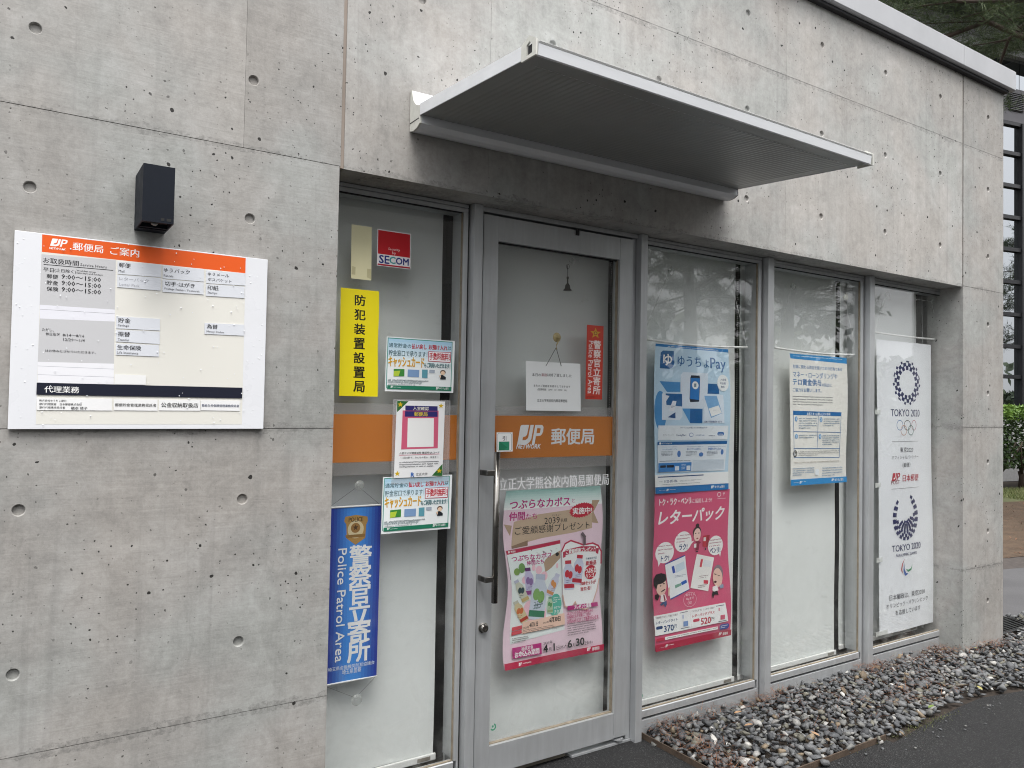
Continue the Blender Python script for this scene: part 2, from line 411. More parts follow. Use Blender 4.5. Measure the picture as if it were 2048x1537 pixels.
class MB:
    def __init__(s): s.v, s.f, s.sm = [], [], False
    def add(s, vs_, fs):
        k = len(s.v); s.v += [tuple(p) for p in vs_]; s.f += [tuple(i + k for i in f) for f in fs]; return s
    def box(s, x0, x1, y0, y1, z0, z1):
        return s.add([(x0, y0, z0), (x1, y0, z0), (x1, y1, z0), (x0, y1, z0), (x0, y0, z1), (x1, y0, z1), (x1, y1, z1), (x0, y1, z1)],
                     [(0, 3, 2, 1), (4, 5, 6, 7), (0, 1, 5, 4), (1, 2, 6, 5), (2, 3, 7, 6), (3, 0, 4, 7)])
    def prism(s, prof, x0, x1, axis='x'):
        """profile (a, b) swept along an axis: x -> (y, z); y -> (x, z); z -> (x, y)"""
        k = len(prof)
        mk = {'x': lambda t, p: (t, p[0], p[1]), 'y': lambda t, p: (p[0], t, p[1]), 'z': lambda t, p: (p[0], p[1], t)}[axis]
        vs_ = [mk(x0, p) for p in prof] + [mk(x1, p) for p in prof]
        fs = [tuple(range(k)), tuple(range(2 * k - 1, k - 1, -1))] + [(i, (i + 1) % k + 0, (i + 1) % k + k, i + k)[::-1] for i in range(k)]
        return s.add(vs_, fs)
    def tube(s, pts, rads, n=8, cap=True):
        pts = [Vector(p) for p in pts]
        if isinstance(rads, (int, float)): rads = [rads] * len(pts)
        k0 = len(s.v); ref = Vector((0, 0, 1))
        for i, p in enumerate(pts):
            d = (pts[min(i + 1, len(pts) - 1)] - pts[max(i - 1, 0)]).normalized()
            a = d.cross(ref) if abs(d.dot(ref)) < 0.95 else d.cross(Vector((1, 0, 0)))
            a.normalize(); b = d.cross(a)
            for j in range(n):
                q = 2 * math.pi * j / n
                s.v.append(tuple(p + (a * math.cos(q) + b * math.sin(q)) * rads[i]))
        for i in range(len(pts) - 1):
            for j in range(n):
                s.f.append((k0 + i * n + j, k0 + i * n + (j + 1) % n, k0 + (i + 1) * n + (j + 1) % n, k0 + (i + 1) * n + j))
        if cap:
            s.f.append(tuple(k0 + j for j in range(n))[::-1]); s.f.append(tuple(k0 + (len(pts) - 1) * n + j for j in range(n)))
        return s
    def lathe(s, prof, c, axis, n=24):
        """profile (r, t): radius and distance along the axis from c"""
        ax = Vector(axis).normalized(); a = ax.orthogonal().normalized(); b = ax.cross(a); k0 = len(s.v)
        for r_, t_ in prof:
            for j in range(n):
                q = 2 * math.pi * j / n
                s.v.append(tuple(Vector(c) + ax * t_ + (a * math.cos(q) + b * math.sin(q)) * max(r_, 1e-5)))
        for i in range(len(prof) - 1):
            for j in range(n):
                s.f.append((k0 + i * n + j, k0 + i * n + (j + 1) % n, k0 + (i + 1) * n + (j + 1) % n, k0 + (i + 1) * n + j))
        s.f.append(tuple(k0 + j for j in range(n))[::-1]); s.f.append(tuple(k0 + (len(prof) - 1) * n + j for j in range(n)))
        return s
    def build(s, name, mat, parent=None, smooth=False, bevel=0, **kw):
        me = bpy.data.meshes.new(name); me.from_pydata(s.v, [], s.f); me.update()
        bm = bmesh.new(); bm.from_mesh(me); bmesh.ops.recalc_face_normals(bm, faces=bm.faces); bm.to_mesh(me); bm.free()
        me.materials.append(MAT[mat] if isinstance(mat, str) else mat)
        if smooth: me.polygons.foreach_set('use_smooth', [True] * len(me.polygons))
        o = bpy.data.objects.new(name, me); col.objects.link(o)
        if parent is not None:
            o.parent = parent
            inv = parent.matrix_world.inverted() if parent.type == 'EMPTY' and parent.parent is None else Matrix()
            o.matrix_parent_inverse = inv
        if bevel:
            b = o.modifiers.new('bevel', 'BEVEL'); b.width = bevel; b.segments = 2; b.limit_method = 'ANGLE'
        for k, v in kw.items(): o[k] = v
        return o

def tri_mesh(name, verts, faces, mat, parent=None, colors=None, **kw):
    """fast mesh from numpy arrays (faces: n x 3 or n x 4)"""
    verts = np.asarray(verts, np.float32); faces = np.asarray(faces, np.int32)
    me = bpy.data.meshes.new(name)
    k = faces.shape[1]
    me.vertices.add(len(verts)); me.vertices.foreach_set('co', verts.ravel())
    me.loops.add(faces.size); me.loops.foreach_set('vertex_index', faces.ravel())
    me.polygons.add(len(faces)); me.polygons.foreach_set('loop_start', np.arange(0, faces.size, k, dtype=np.int32))
    me.polygons.foreach_set('loop_total', np.full(len(faces), k, np.int32))
    me.update(calc_edges=True)
    if colors is not None:
        a = me.color_attributes.new('Col', 'FLOAT_COLOR', 'POINT'); a.data.foreach_set('color', np.asarray(colors, np.float32).ravel())
    me.materials.append(MAT[mat])
    o = bpy.data.objects.new(name, me); col.objects.link(o)
    if parent is not None:
        o.parent = parent
        o.matrix_parent_inverse = parent.matrix_world.inverted() if parent.type == 'EMPTY' and parent.parent is None else Matrix()
    for k, v in kw.items(): o[k] = v
    return o

# ============================================================ GROUND
FA, FD, FN = Vector((19.198, 5.969, 0)), Vector((0.978, -0.208, 0)), Vector((-0.208, -0.978, 0))
def fw(s_, q, z=0.0): return FA + FD * s_ + FN * q + Vector((0, 0, z))      # facade coordinates of the far building

def sheet(name, pts, z, mat, cuts=0, **kw):
    me = MB(); me.add([(p[0], p[1], z) for p in pts], [tuple(range(len(pts)))])
    return me.build(name, mat, None, kind='structure', **kw)
sheet('ground', [(-60, -60), (90, -60), (90, 90), (-60, 90)], -0.012, 'earth')
sheet('asphalt_pavement', [(-40, -40), (60, -40), (60, -2.6), (9.2, -0.52), (5.6, -0.50), (4.72, -0.49), (4.42, -0.425), (4.2, -0.432), (3.9, -0.455), (3.47, -0.50), (3.47, -0.462), (2.50, -0.462), (2.50, 0.165), (-40, 0.165)], 0.0, 'asphalt')
P_ = lambda s_, q: fw(s_, q)[:2]
sheet('footpath', [P_(-14, 8.22), P_(-14, 6.97), P_(14, 6.97), P_(14, 8.22)], 0.004, 'path')
sheet('gutter', [P_(-14, 6.97), P_(-14, 6.55), P_(14, 6.55), P_(14, 6.97)], 0.002, 'gutter')
sheet('soil_verge', [P_(-14, 6.55), P_(-14, 2.9), P_(14, 2.9), P_(14, 6.55)], 0.006, 'soil')
sheet('lawn', [P_(-14, 2.9), P_(-14, 1.45), P_(14, 1.45), P_(14, 2.9)], 0.004, 'lawn_base')
sheet('door_apron', [(1.0, 0.16), (2.09, 0.16), (2.09, 0.42), (1.0, 0.42)], 0.006, 'apron')

rng = np.random.default_rng(4)
# grass on the lawn
def blades(n, sfun, h0, h1, w):
    b = np.array([sfun() for _ in range(n)]); a = rng.uniform(0, 6.28, n); hh = rng.uniform(h0, h1, n)
    lean = rng.normal(0, 0.35, (n, 2)) * hh[:, None]
    dx, dy = np.cos(a) * w, np.sin(a) * w
    v = np.zeros((n, 3, 3)); v[:, 0, 0] = b[:, 0] - dx; v[:, 0, 1] = b[:, 1] - dy; v[:, 1, 0] = b[:, 0] + dx; v[:, 1, 1] = b[:, 1] + dy
    v[:, 2, 0] = b[:, 0] + lean[:, 0]; v[:, 2, 1] = b[:, 1] + lean[:, 1]; v[:, 2, 2] = hh; v[:, :2, 2] = 0.003
    return v.reshape(-1, 3), np.arange(n * 3).reshape(n, 3)
v, f = blades(9000, lambda: P_(random.uniform(-3.6, 1.8), random.uniform(1.4, 2.95)), 0.03, 0.09, 0.008)
tri_mesh('grass', v, f, 'grass', kind='stuff')
# dead pine needles and litter on the soil
def litter(name, n, sfun, zf, L0, L1, w, mat='dead'):
    b = np.array([sfun() for _ in range(n)]); a = rng.uniform(0, 6.28, n); L = rng.uniform(L0, L1, n)
    z = zf(b) + rng.uniform(0, 0.012, n); tilt = rng.normal(0, 0.25, n)
    d = np.stack([np.cos(a) * np.cos(tilt), np.sin(a) * np.cos(tilt), np.abs(np.sin(tilt))], 1); p = np.stack([-np.sin(a), np.cos(a), 0 * a], 1) * w
    c0 = np.column_stack([b, z])
    v = np.stack([c0 - p, c0 + p, c0 + d * L[:, None] + p * .5, c0 + d * L[:, None] - p * .5], 1)
    tri_mesh(name, v.reshape(-1, 3), np.arange(n * 4).reshape(n, 4), mat, kind='stuff')
litter('dry_litter', 1500, lambda: P_(random.uniform(-10, 1.5), random.uniform(3.0, 6.6)), lambda b: 0.008, 0.02, 0.07, 0.006)

# ---- gravel bed
def in_bed(x, y):
    if x < 2.515 or y > 0.30: return False
    front = np.interp(x, [2.5, 3.46, 3.47, 3.9, 4.2, 4.42, 4.72, 5.6, 9.2], [-0.455, -0.455, -0.475, -0.43, -0.40, -0.40, -0.46, -0.48, -0.50])
    if y < front + 0.018 * math.sin(x * 31) + 0.012 * math.sin(x * 77): return False
    if x < 5.09 and y > 0.140: return False
    if 5.06 <= x <= 5.62 and y > -0.008: return False
    if x > 5.6:
        q = (x - FA.x) * FN.x + (y - FA.y) * FN.y
        if q < 8.24 + 0.03 * math.sin(x * 9): return False
        if 5.66 < x < 6.24 and 0.02 < y < 0.30: return False
    return True
def bed_h(x, y):
    edge = np.interp(x, [2.5, 2.56], [0.3, 1.0])
    fr = np.interp(y, [-0.50, -0.36], [0.15, 1.0]) if x > 3.47 else np.interp(y, [-0.46, -0.38], [0.45, 1.0])
    return (0.012 + 0.022 * edge * fr) * (1 + 0.5 * noise.noise(Vector((x * 5, y * 5, 0))))
def rock_variant(seed):
    r_ = random.Random(seed); bm = bmesh.new()
    for _ in range(12):
        d = Vector((r_.gauss(0, 1), r_.gauss(0, 1), r_.gauss(0, 1))).normalized() * r_.uniform(0.78, 1.05)
        bm.verts.new((d.x, d.y * r_.uniform(.62, .8), d.z * .5))
    g = bmesh.ops.convex_hull(bm, input=bm.verts)
    bmesh.ops.delete(bm, geom=[e for e in g['geom_interior'] if isinstance(e, bmesh.types.BMVert)], context='VERTS')
    bmesh.ops.triangulate(bm, faces=bm.faces); bm.verts.ensure_lookup_table()
    vv = np.array([v.co[:] for v in bm.verts]); ff = np.array([[v.index for v in f.verts] for f in bm.faces]); bm.free()
    return vv, ff
variants = [rock_variant(i) for i in range(10)]
pal = [((0.105, 0.108, 0.112), .34), ((0.068, 0.071, 0.076), .22), ((0.145, 0.148, 0.150), .22), ((0.19, 0.19, 0.18), .10), ((0.13, 0.125, 0.10), .08), ((0.18, 0.14, 0.095), .03), ((0.48, 0.47, 0.44), .012), ((0.29, 0.285, 0.27), .04)]
pc = np.array([p[0] for p in pal]) * .93; pw = np.array([p[1] for p in pal]); pw /= pw.sum()
VV, FF, CC, off = [], [], [], 0
rr = random.Random(11)
for layer, step in ((0, 0.031), (1, 0.036)):
    for xi in np.arange(2.50, 9.0, step):
        st = step if xi < 6.5 else step * 1.5
        for yi in np.arange(-0.52, 0.32, st):
            x = xi + rr.uniform(-.5, .5) * step; y = yi + rr.uniform(-.5, .5) * st
            if not in_bed(x, y): continue
            if xi > 6.5 and rr.random() < 0.33: continue
            if layer == 1 and rr.random() < 0.22: continue
            size = min(0.040, max(0.013, rr.lognormvariate(math.log(0.0215), 0.28)))
            v, f = variants[rr.randrange(10)]
            e = Euler((rr.gauss(0, .38), rr.gauss(0, .38), rr.uniform(0, 6.28))).to_matrix()
            m3 = np.array(e)
            z = bed_h(x, y) * (0.45 if layer == 0 else 1.0) + rr.uniform(-.003, .005)
            w = v * [size, size * rr.uniform(.8, 1.15), size * rr.uniform(.7, 1.3)] @ m3.T + [x, y, z]
            VV.append(w); FF.append(f + off); off += len(v)
            c = pc[rng.choice(len(pal), p=pw)] * rr.uniform(.75, 1.3)
            CC.append(np.tile(np.append(c, 1.0), (len(v), 1)))
for k in range(34):     # strays kicked out onto the asphalt
    x = rr.uniform(2.45, 4.9); y = -.49 - abs(rr.gauss(0, .07)); size = rr.uniform(.004, .013)
    v, f = variants[rr.randrange(10)]; w = v * size @ np.array(Euler((0, 0, rr.uniform(0, 6.28))).to_matrix()).T + [x, y, size * .4]
    VV.append(w); FF.append(f + off); off += len(v); CC.append(np.tile(np.append(pc[rng.choice(len(pal), p=pw)], 1.0), (len(v), 1)))
tri_mesh('gravel', np.concatenate(VV), np.concatenate(FF), 'gravel', colors=np.concatenate(CC), kind='stuff')
def nd():
    while True:
        c = rr.choice(((2.75, .09, .3, .04), (3.3, .1, .2, .03), (4.22, .1, .12, .05), (5.0, .05, .22, .05), (5.3, -.08, .25, .04), (4.7, .0, .35, .08), (3.6, -.1, .7, .15), (4.2, -.3, .5, .1), (2.6, -.1, .06, .2), (2.53, -.3, .04, .2)))
        x, y = rr.gauss(c[0], c[2] * .6), rr.gauss(c[1], c[3])
        if in_bed(x, y): return x, y
litter('pine_needle_litter', 1500, nd, lambda b: np.array([bed_h(x, y) for x, y in b]) + 0.012, 0.02, 0.065, 0.0009)

# a few fallen leaves and moss tufts at the asphalt edge
for k, (x, y, c) in enumerate(((3.92, -0.43, 'green'), (4.43, -0.415, 'yellow'), (3.13, -0.33, 'tan'), (2.93, -0.12, 'tan'), (3.02, 0.02, 'tan'), (5.12, -0.06, 'yellow'), (4.05, -0.2, 'tan'))):
    mname = 'leaf_' + c
    if mname not in MAT: MAT[mname] = plain('fallen_leaf_' + c, {'green': (0.13, 0.19, 0.04), 'yellow': (0.30, 0.27, 0.09), 'tan': (0.36, 0.22, 0.12)}[c], 0.6)
    b = MB(); a = rr.uniform(0, 6.28); L = 0.021
    pts = [(-1, 0), (-.5, .38), (.1, .45), (.7, .25), (1, 0), (.7, -.25), (.1, -.45), (-.5, -.38)]
    b.add([(x + L * (p * math.cos(a) - q * math.sin(a)), y + L * (p * math.sin(a) + q * math.cos(a)), 0.052 + (bed_h(x, y) - .03) + 0.006 * abs(q) + .004 * p) for p, q in pts], [tuple(range(8))])
    o = b.build('fallen_leaf', mname)
    o['label'] = ['small green leaf lying on the gravel beside the asphalt edge', 'pale yellow leaf on the ragged gravel edge beyond the green one', 'tan dry leaf on the gravel nearest the steel edging corner', 'large tan dry leaf among stones below the window with two stacked posters', 'tan leaf tight against the metal skirt of that window', 'yellowish curled leaf at the foot of the concrete pillar', 'tan leaf out in the middle of the gravel bed'][k]
    o['category'] = 'leaf'; o['group'] = 'fallen leaves on the gravel'
v, f = blades(420, lambda: (rr.gauss(3.75, .16), rr.gauss(-0.465, .018)), 0.004, 0.014, 0.0016)
MAT['moss'] = foliage('moss', (0.05, 0.06, 0.02), (0.09, 0.10, 0.03), (0.14, 0.15, 0.05))
tri_mesh('moss', v, f, 'moss', kind='stuff')

# steel edging round the bed
e = thing('garden_edging', 'rusty flat steel edging strip bent round the corner of the gravel bed', 'edging', (2.5, -0.46, 0))
MB().box(2.498, 2.504, -0.468, 0.135, -0.01, 0.026).build('side_strip', 'rust', e)
MB().box(2.504, 3.465, -0.468, -0.462, -0.01, 0.026).build('front_strip', 'rust', e)

# drain beside the pillar
d = thing('drain_grate', 'galvanised steel drain grate set in the gravel beside the pillar foot', 'drain', (5.95, 0.16, 0))
b = MB(); b.box(5.70, 6.20, 0.04, 0.06, 0, .034); b.box(5.70, 6.20, 0.27, 0.29, 0, .034); b.box(5.70, 5.72, .06, .27, 0, .034); b.box(6.18, 6.20, .06, .27, 0, .034); b.build('frame', 'steel', d)
for k in range(9): MB().box(5.72, 6.18, 0.068 + .0225 * k, 0.078 + .0225 * k, .008, .032).build('bar', 'steel', d)

# ============================================================ POST OFFICE BUILDING
bld = thing('post_office_building', 'low grey concrete building with bolt holes and a row of aluminium windows', 'building', (2.4, 1.6, 0))
def panel(x0, x1, z0, z1, holes, mat, g=0.0010, gx=0.0004, dep=0.010, rad=0.0158, N=20):
    """one formwork panel: front face at y=0 with the tie holes sunk in"""
    x0 += gx; x1 -= gx; z0 += g; z1 -= g
    b = MB()
    hs_ = sorted(set(h[0] for h in holes if x0 < h[0] < x1)); zs = sorted(set(h[1] for h in holes if z0 < h[1] < z1))
    xe = [x0] + [(a + c) / 2 for a, c in zip(hs_, hs_[1:])] + [x1]; ze = [z0] + [(a + c) / 2 for a, c in zip(zs, zs[1:])] + [z1]
    if not hs_ or not zs: b.add([(x0, 0, z0), (x1, 0, z0), (x1, 0, z1), (x0, 0, z1)], [(0, 1, 2, 3)])
    else:
        for i, hx in enumerate(hs_):
            for j, hz in enumerate(zs):
                a0, a1, c0, c1 = xe[i], xe[i + 1], ze[j], ze[j + 1]
                out, ring, deep = [], [], []
                angs = sorted(set([round(2 * math.pi * k / N, 6) for k in range(N)] + [round(math.atan2(zz - hz, xx - hx) % (2 * math.pi), 6) for xx in (a0, a1) for zz in (c0, c1)]))
                for q in angs:
                    cx, cz = math.cos(q), math.sin(q)
                    tt = min([((a1 if cx > 0 else a0) - hx) / cx if abs(cx) > 1e-9 else 1e9, ((c1 if cz > 0 else c0) - hz) / cz if abs(cz) > 1e-9 else 1e9])
                    out.append((hx + cx * tt, 0, hz + cz * tt)); ring.append((hx + cx * (rad + .0016), 0, hz + cz * (rad + .0016))); deep.append((hx + cx * rad, 0.0016, hz + cz * rad))
                k = len(out); bot = [(hx + math.cos(q) * rad * .93, dep, hz + math.sin(q) * rad * .93) for q in angs]
                b.add(out + ring + deep + bot, [((i2) % k, (i2 + 1) % k, k + (i2 + 1) % k, k + i2) for i2 in range(k)] + [(k + i2, k + (i2 + 1) % k, 2 * k + (i2 + 1) % k, 2 * k + i2) for i2 in range(k)]
                      + [(2 * k + i2, 2 * k + (i2 + 1) % k, 3 * k + (i2 + 1) % k, 3 * k + i2) for i2 in range(k)] + [tuple(3 * k + i2 for i2 in range(k))])
    d_ = 0.016
    b.add([(x0, 0, z0), (x1, 0, z0), (x1, 0, z1), (x0, 0, z1), (x0, d_, z0), (x1, d_, z0), (x1, d_, z1), (x0, d_, z1)], [(0, 4, 5, 1), (1, 5, 6, 2), (2, 6, 7, 3), (3, 7, 4, 0)])
    me = bpy.data.meshes.new('concrete_panel'); me.from_pydata(b.v, [], b.f); me.update()
    bm = bmesh.new(); bm.from_mesh(me); bmesh.ops.remove_doubles(bm, verts=bm.verts, dist=1e-5); bmesh.ops.recalc_face_normals(bm, faces=bm.faces)
    # make sure the front looks outwards
    fr = max(bm.faces, key=lambda f_: f_.calc_area())
    if fr.normal.y > 0: bmesh.ops.reverse_faces(bm, faces=bm.faces)
    bm.to_mesh(me); bm.free()
    me.materials.append(MAT[mat]); o = bpy.data.objects.new('concrete_panel', me); col.objects.link(o); o.parent = bld
    o.matrix_parent_inverse = bld.matrix_world.inverted()
    return o
ZR = [0.305, 0.755, 1.205, 1.655, 2.105, 2.555, 3.0, 3.48]
ROWS = [-0.05, 0.53, 1.43, 2.33, 3.24, 3.71]
LH = [0.646 - 0.602 * k for k in range(9)]
RH = [1.242 + 0.5937 * k for k in range(7)]
for i in range(5):
    sx = [-4.2, -2.98, -1.18, 0.62 if i > 2 else 0.779, 0.942 if i < 3 else 0.945] if i != 0 else [-4.2, -2.82, -1.02, 0.942]
    if i in (1, 2): sx = [-4.2, -2.82, -1.02, 0.942]
    for a, c in zip(sx, sx[1:]):
        panel(a, c, ROWS[i], ROWS[i + 1], [(x, z) for x in LH for z in ZR], 'conc_left')
for z0, z1 in ((2.322, 3.24), (3.24, 3.71)):
    for a, c in ((0.957, 1.539), (1.539, 3.32), (3.32, 5.068)):
        panel(a, c, z0, z1, [(x, z) for x in RH for z in ZR], 'conc_right')
for i in range(5): panel(5.081, 5.60, ROWS[i], ROWS[i + 1], [(5.397, z) for z in ZR], 'conc_pillar')
# the mass of the walls behind the panels, the reveals and soffit
MB().box(-4.2, 0.9395, 0.014, 0.30, -0.05, 3.71).build('left_wall', 'conc_left', bld)
MB().box(0.9395, 5.083, 0.014, 0.30, 2.3245, 3.71).build('lintel', 'conc_right', bld)
b = MB(); b.add([(0.957, 0.0, 2.322), (5.068, 0.0, 2.322), (5.068, 0.144, 2.322), (0.957, 0.144, 2.322)], [(0, 1, 2, 3)]); b.build('soffit', 'conc_right', bld)
MB().box(5.083, 5.598, 0.014, 0.30, -0.05, 3.71).build('pillar', 'conc_pillar', bld)
MB().box(5.40, 5.598, 0.30, 5.2, -0.05, 3.71).build('side_wall', 'conc_pillar', bld)
MB().box(0.944, 0.958, 0.004, 0.02, 2.325, 3.71).build('joint_sealant', 'sealant', bld)
MB().box(5.069, 5.080, 0.005, 0.02, 2.33, 3.71).build('joint_sealant', 'sealant_dark', bld)
MB().box(-4.3, 5.45, 0.28, 5.1, 3.55, 3.66).build('roof', 'coping', bld)
# coping: two runs with a butt joint, black strip below stands in for the shadow gap
prof = [(-0.055, 3.705), (-0.055, 3.828), (-0.045, 3.838), (0.34, 3.845), (0.34, 3.70), (-0.045, 3.70)]
MB().prism(prof, -4.3, 4.975).build('coping', 'coping', bld, bevel=0.002)
MB().prism(prof, 4.979, 5.655).build('coping', 'coping', bld, bevel=0.002)
MB().box(-4.2, 5.61, -0.030, 0.03, 3.683, 3.699).build('coping_shadow_strip', 'alu_dark', bld)
# room behind the glass: dark shell
rm = MB()
rm.add([(0.95, .34, .07), (5.39, .34, .07), (5.39, 3.6, .07), (0.95, 3.6, .07), (0.95, .34, 2.6), (5.39, .34, 2.6), (5.39, 3.6, 2.6), (0.95, 3.6, 2.6)], [(0, 1, 2, 3), (4, 5, 6, 7), (2, 3, 7, 6), (0, 3, 7, 4), (1, 2, 6, 5)])
rm.build('room_lining', 'dark', bld)

# ---- mullions, frames, panes
for x0, x1 in ((1.5465, 1.5865), (2.438, 2.478), (3.331, 3.377), (4.246, 4.292)):
    MB().box(x0, x1, 0.110, 0.24, -0.02, 2.3205).build('mullion', 'alu', bld, bevel=0.0012)
def window(x0, x1, rj=0.026, lj=0.012):
    """fixed light between two mullions: frame with sub-parts sill, skirt, pane, bead"""
    gap = MB().box(x1 - .0062, x1 + .0012, .152, .236, -.02, 2.3195)
    x1 -= .0065
    fr = MB()
    fr.box(x0, x1, .147, .235, 2.288, 2.3045); fr.box(x0, x1, .1445, .235, 2.3065, 2.3195)
    fr.box(x1 - rj, x1 - rj * .42, .1445, .235, .121, 2.2875); fr.box(x1 - rj * .40, x1, .147, .235, .001, 2.2875)
    fr.box(x0, x0 + lj, .147, .235, .121, 2.2875)
    w = fr.build('window_frame', 'alu', bld, bevel=0.0008)
    def sub(bm_, nm, mt, **k):
        o = bm_.build(nm, mt, None, **k); o.parent = w; o.matrix_parent_inverse = w.matrix_world.inverted()
        return o
    sub(gap, 'edge_gasket', 'alu_dark')
    sl = MB(); sl.prism([(.1445, .0865), (.1445, .1165), (.1475, .1195), (.172, .1205), (.172, .0865)], x0, x1 - rj)
    sub(sl, 'sill', 'alu', bevel=.0012)
    sub(MB().box(x0, x1 - rj * .42, .162, .235, .0755, .0862), 'shadow_gap', 'alu_dark')
    sub(MB().box(x0, x1 - rj * .42, .1462, .235, -.02, .0745), 'skirt', 'alu', bevel=.0018)
    sub(MB().box(x0 + lj, x1 - rj, .160, .1665, .1215, 2.2865), 'pane', 'glass')
    bd = MB(); bd.box(x1 - rj - .004, x1 - rj - .0005, .150, .1595, .122, 2.286); bd.box(x0 + lj, x1 - rj - .0045, .150, .1595, .120, .1235)
    sub(bd, 'bead', 'bead')
    sub(MB().box(x0 + lj, x1 - rj - .0045, .150, .1595, 2.2835, 2.287), 'top_gasket', 'alu_dark')
    return w
w1 = window(0.955, 1.545, 0.022); w2 = window(2.4795, 3.329, 0.026); w3 = window(3.3785, 4.243, 0.030); w4 = window(4.2935, 5.192, 0.036)
MB().box(5.1925, 5.215, .135, .23, -.02, 2.3195).build('jamb_sealant', 'sealant', bld)
MB().box(5.083, 5.30, .2305, .30, -.02, 2.3195).build('inner_reveal', 'conc_pillar', bld)
# pillar reveal face shown beside the last window
b = MB(); b.add([(5.0805, 0.0, -.05), (5.0805, .02, -.05), (5.0805, .02, 2.33), (5.0805, 0, 2.33)], [(0, 1, 2, 3)]); b.build('pillar_arris', 'conc_pillar', bld)
# door frame and head, black rebate behind
b = MB(); b.box(1.5875, 2.437, .1335, .235, 2.3015, 2.3205); b.box(2.412, 2.4365, .147, .235, .012, 2.3005)
b.build('door_frame', 'alu', bld, bevel=.001)
MB().box(1.5875, 2.411, .165, .19, 2.286, 2.301).build('door_rebate', 'alu_dark', bld)
MB().box(2.10, 2.437, .140, .30, -.01, .010).build('door_threshold', 'alu', bld, bevel=.001)
MB().box(1.5875, 2.411, .20, .235, .006, .033).build('door_seal', 'alu_dark', bld)

# ============================================================ DOOR
door = thing('glass_door', 'single aluminium framed glass door with long vertical pull bar and orange band', 'door', (2.0, 0.17, 0))
X0, X1 = 1.5885, 2.4085
MB().box(X0, 1.603, .137, .180, .030, 2.292).build('hinge_stile', 'alu', door, bevel=.001)
MB().box(1.6035, 1.674, .133, .180, .030, 2.292).build('stile', 'alu', door, bevel=.001)
MB().box(2.330, X1, .133, .180, .036, 2.292).build('stile', 'alu', door, bevel=.001)
MB().box(1.6745, 2.3295, .134, .180, 2.190, 2.2915).build('top_rail', 'alu', door, bevel=.001)
MB().box(1.6745, 2.3295, .134, .180, .033, .1465).build('bottom_rail', 'alu', door, bevel=.001)
MB().box(1.6745, 2.3295, .1615, .1675, .147, 2.1895).build('pane', 'glass', door)
b = MB(); b.box(1.675, 2.326, .147, .161, .1468, .1510); b.box(2.3255, 2.3292, .147, .161, .147, 2.189)
b.build('bead', 'bead', door)
MB().box(1.675, 2.325, .150, .161, 2.185, 2.1893).build('gasket', 'alu_dark', door)
MB().box(2.072, 2.087, .126, .1335, 2.268, 2.296).build('door_stop', 'alu_dark', door)
h = MB().tube([(1.652, .079, .735), (1.652, .079, 1.332)], .0128, 24).build('pull_bar', 'steel', door, smooth=True)
for zc in (.829, 1.249):
    MB().box(1.6125, 1.644, .074, .084, zc - .011, zc + .011).build('bar_bracket', 'steel', door, bevel=.002)
    MB().box(1.6055, 1.6135, .074, .1328, zc - .011, zc + .011).build('bar_bracket', 'steel', door, bevel=.002)
MB().lathe([(.021, 0), (.021, .004), (.0175, .006), (.0175, .014), (.0135, .020), (.006, .0205), (.005, .018), (.001, .018)], (1.634, .1328, .627), (0, -1, 0)).build('lock_cylinder', 'steel', door, smooth=False)
MB().lathe([(.024, 0), (.024, .008)], (2.368, .15, .0185), (0, 0, 1)).build('pivot', 'alu', door)
# recycled-glass mark at the foot of two panes
def ring_arc(b, cx, cz, r0, r1, a0, a1, y, n=10):
    pts = [(cx + r1 * math.cos(a0 + (a1 - a0) * i / n), y, cz + r1 * math.sin(a0 + (a1 - a0) * i / n)) for i in range(n + 1)] + [(cx + r0 * math.cos(a1 + (a0 - a1) * i / n), y, cz + r0 * math.sin(a1 + (a0 - a1) * i / n)) for i in range(n + 1)]
    k = n + 1
    b.add(pts, [(i, i + 1, 2 * k - 2 - i, 2 * k - 1 - i) for i in range(n)])
MAT['green_mark'] = plain('green_print', (0.05, 0.28, 0.16), .5)
for par, x, z in ((door, 1.709, .207), (w2, 2.513, .180)):
    b = MB(); ring_arc(b, x, z, .0085, .0145, -2.6, 1.2, .1612 if par is door else .1596); ring_arc(b, x - .002, z + .003, .0, .0048, 0, 6.283, .1612 if par is door else .1596, 12)
    o = b.build('glass_mark', 'green_mark', None); o.parent = par; o.matrix_parent_inverse = par.matrix_world.inverted()

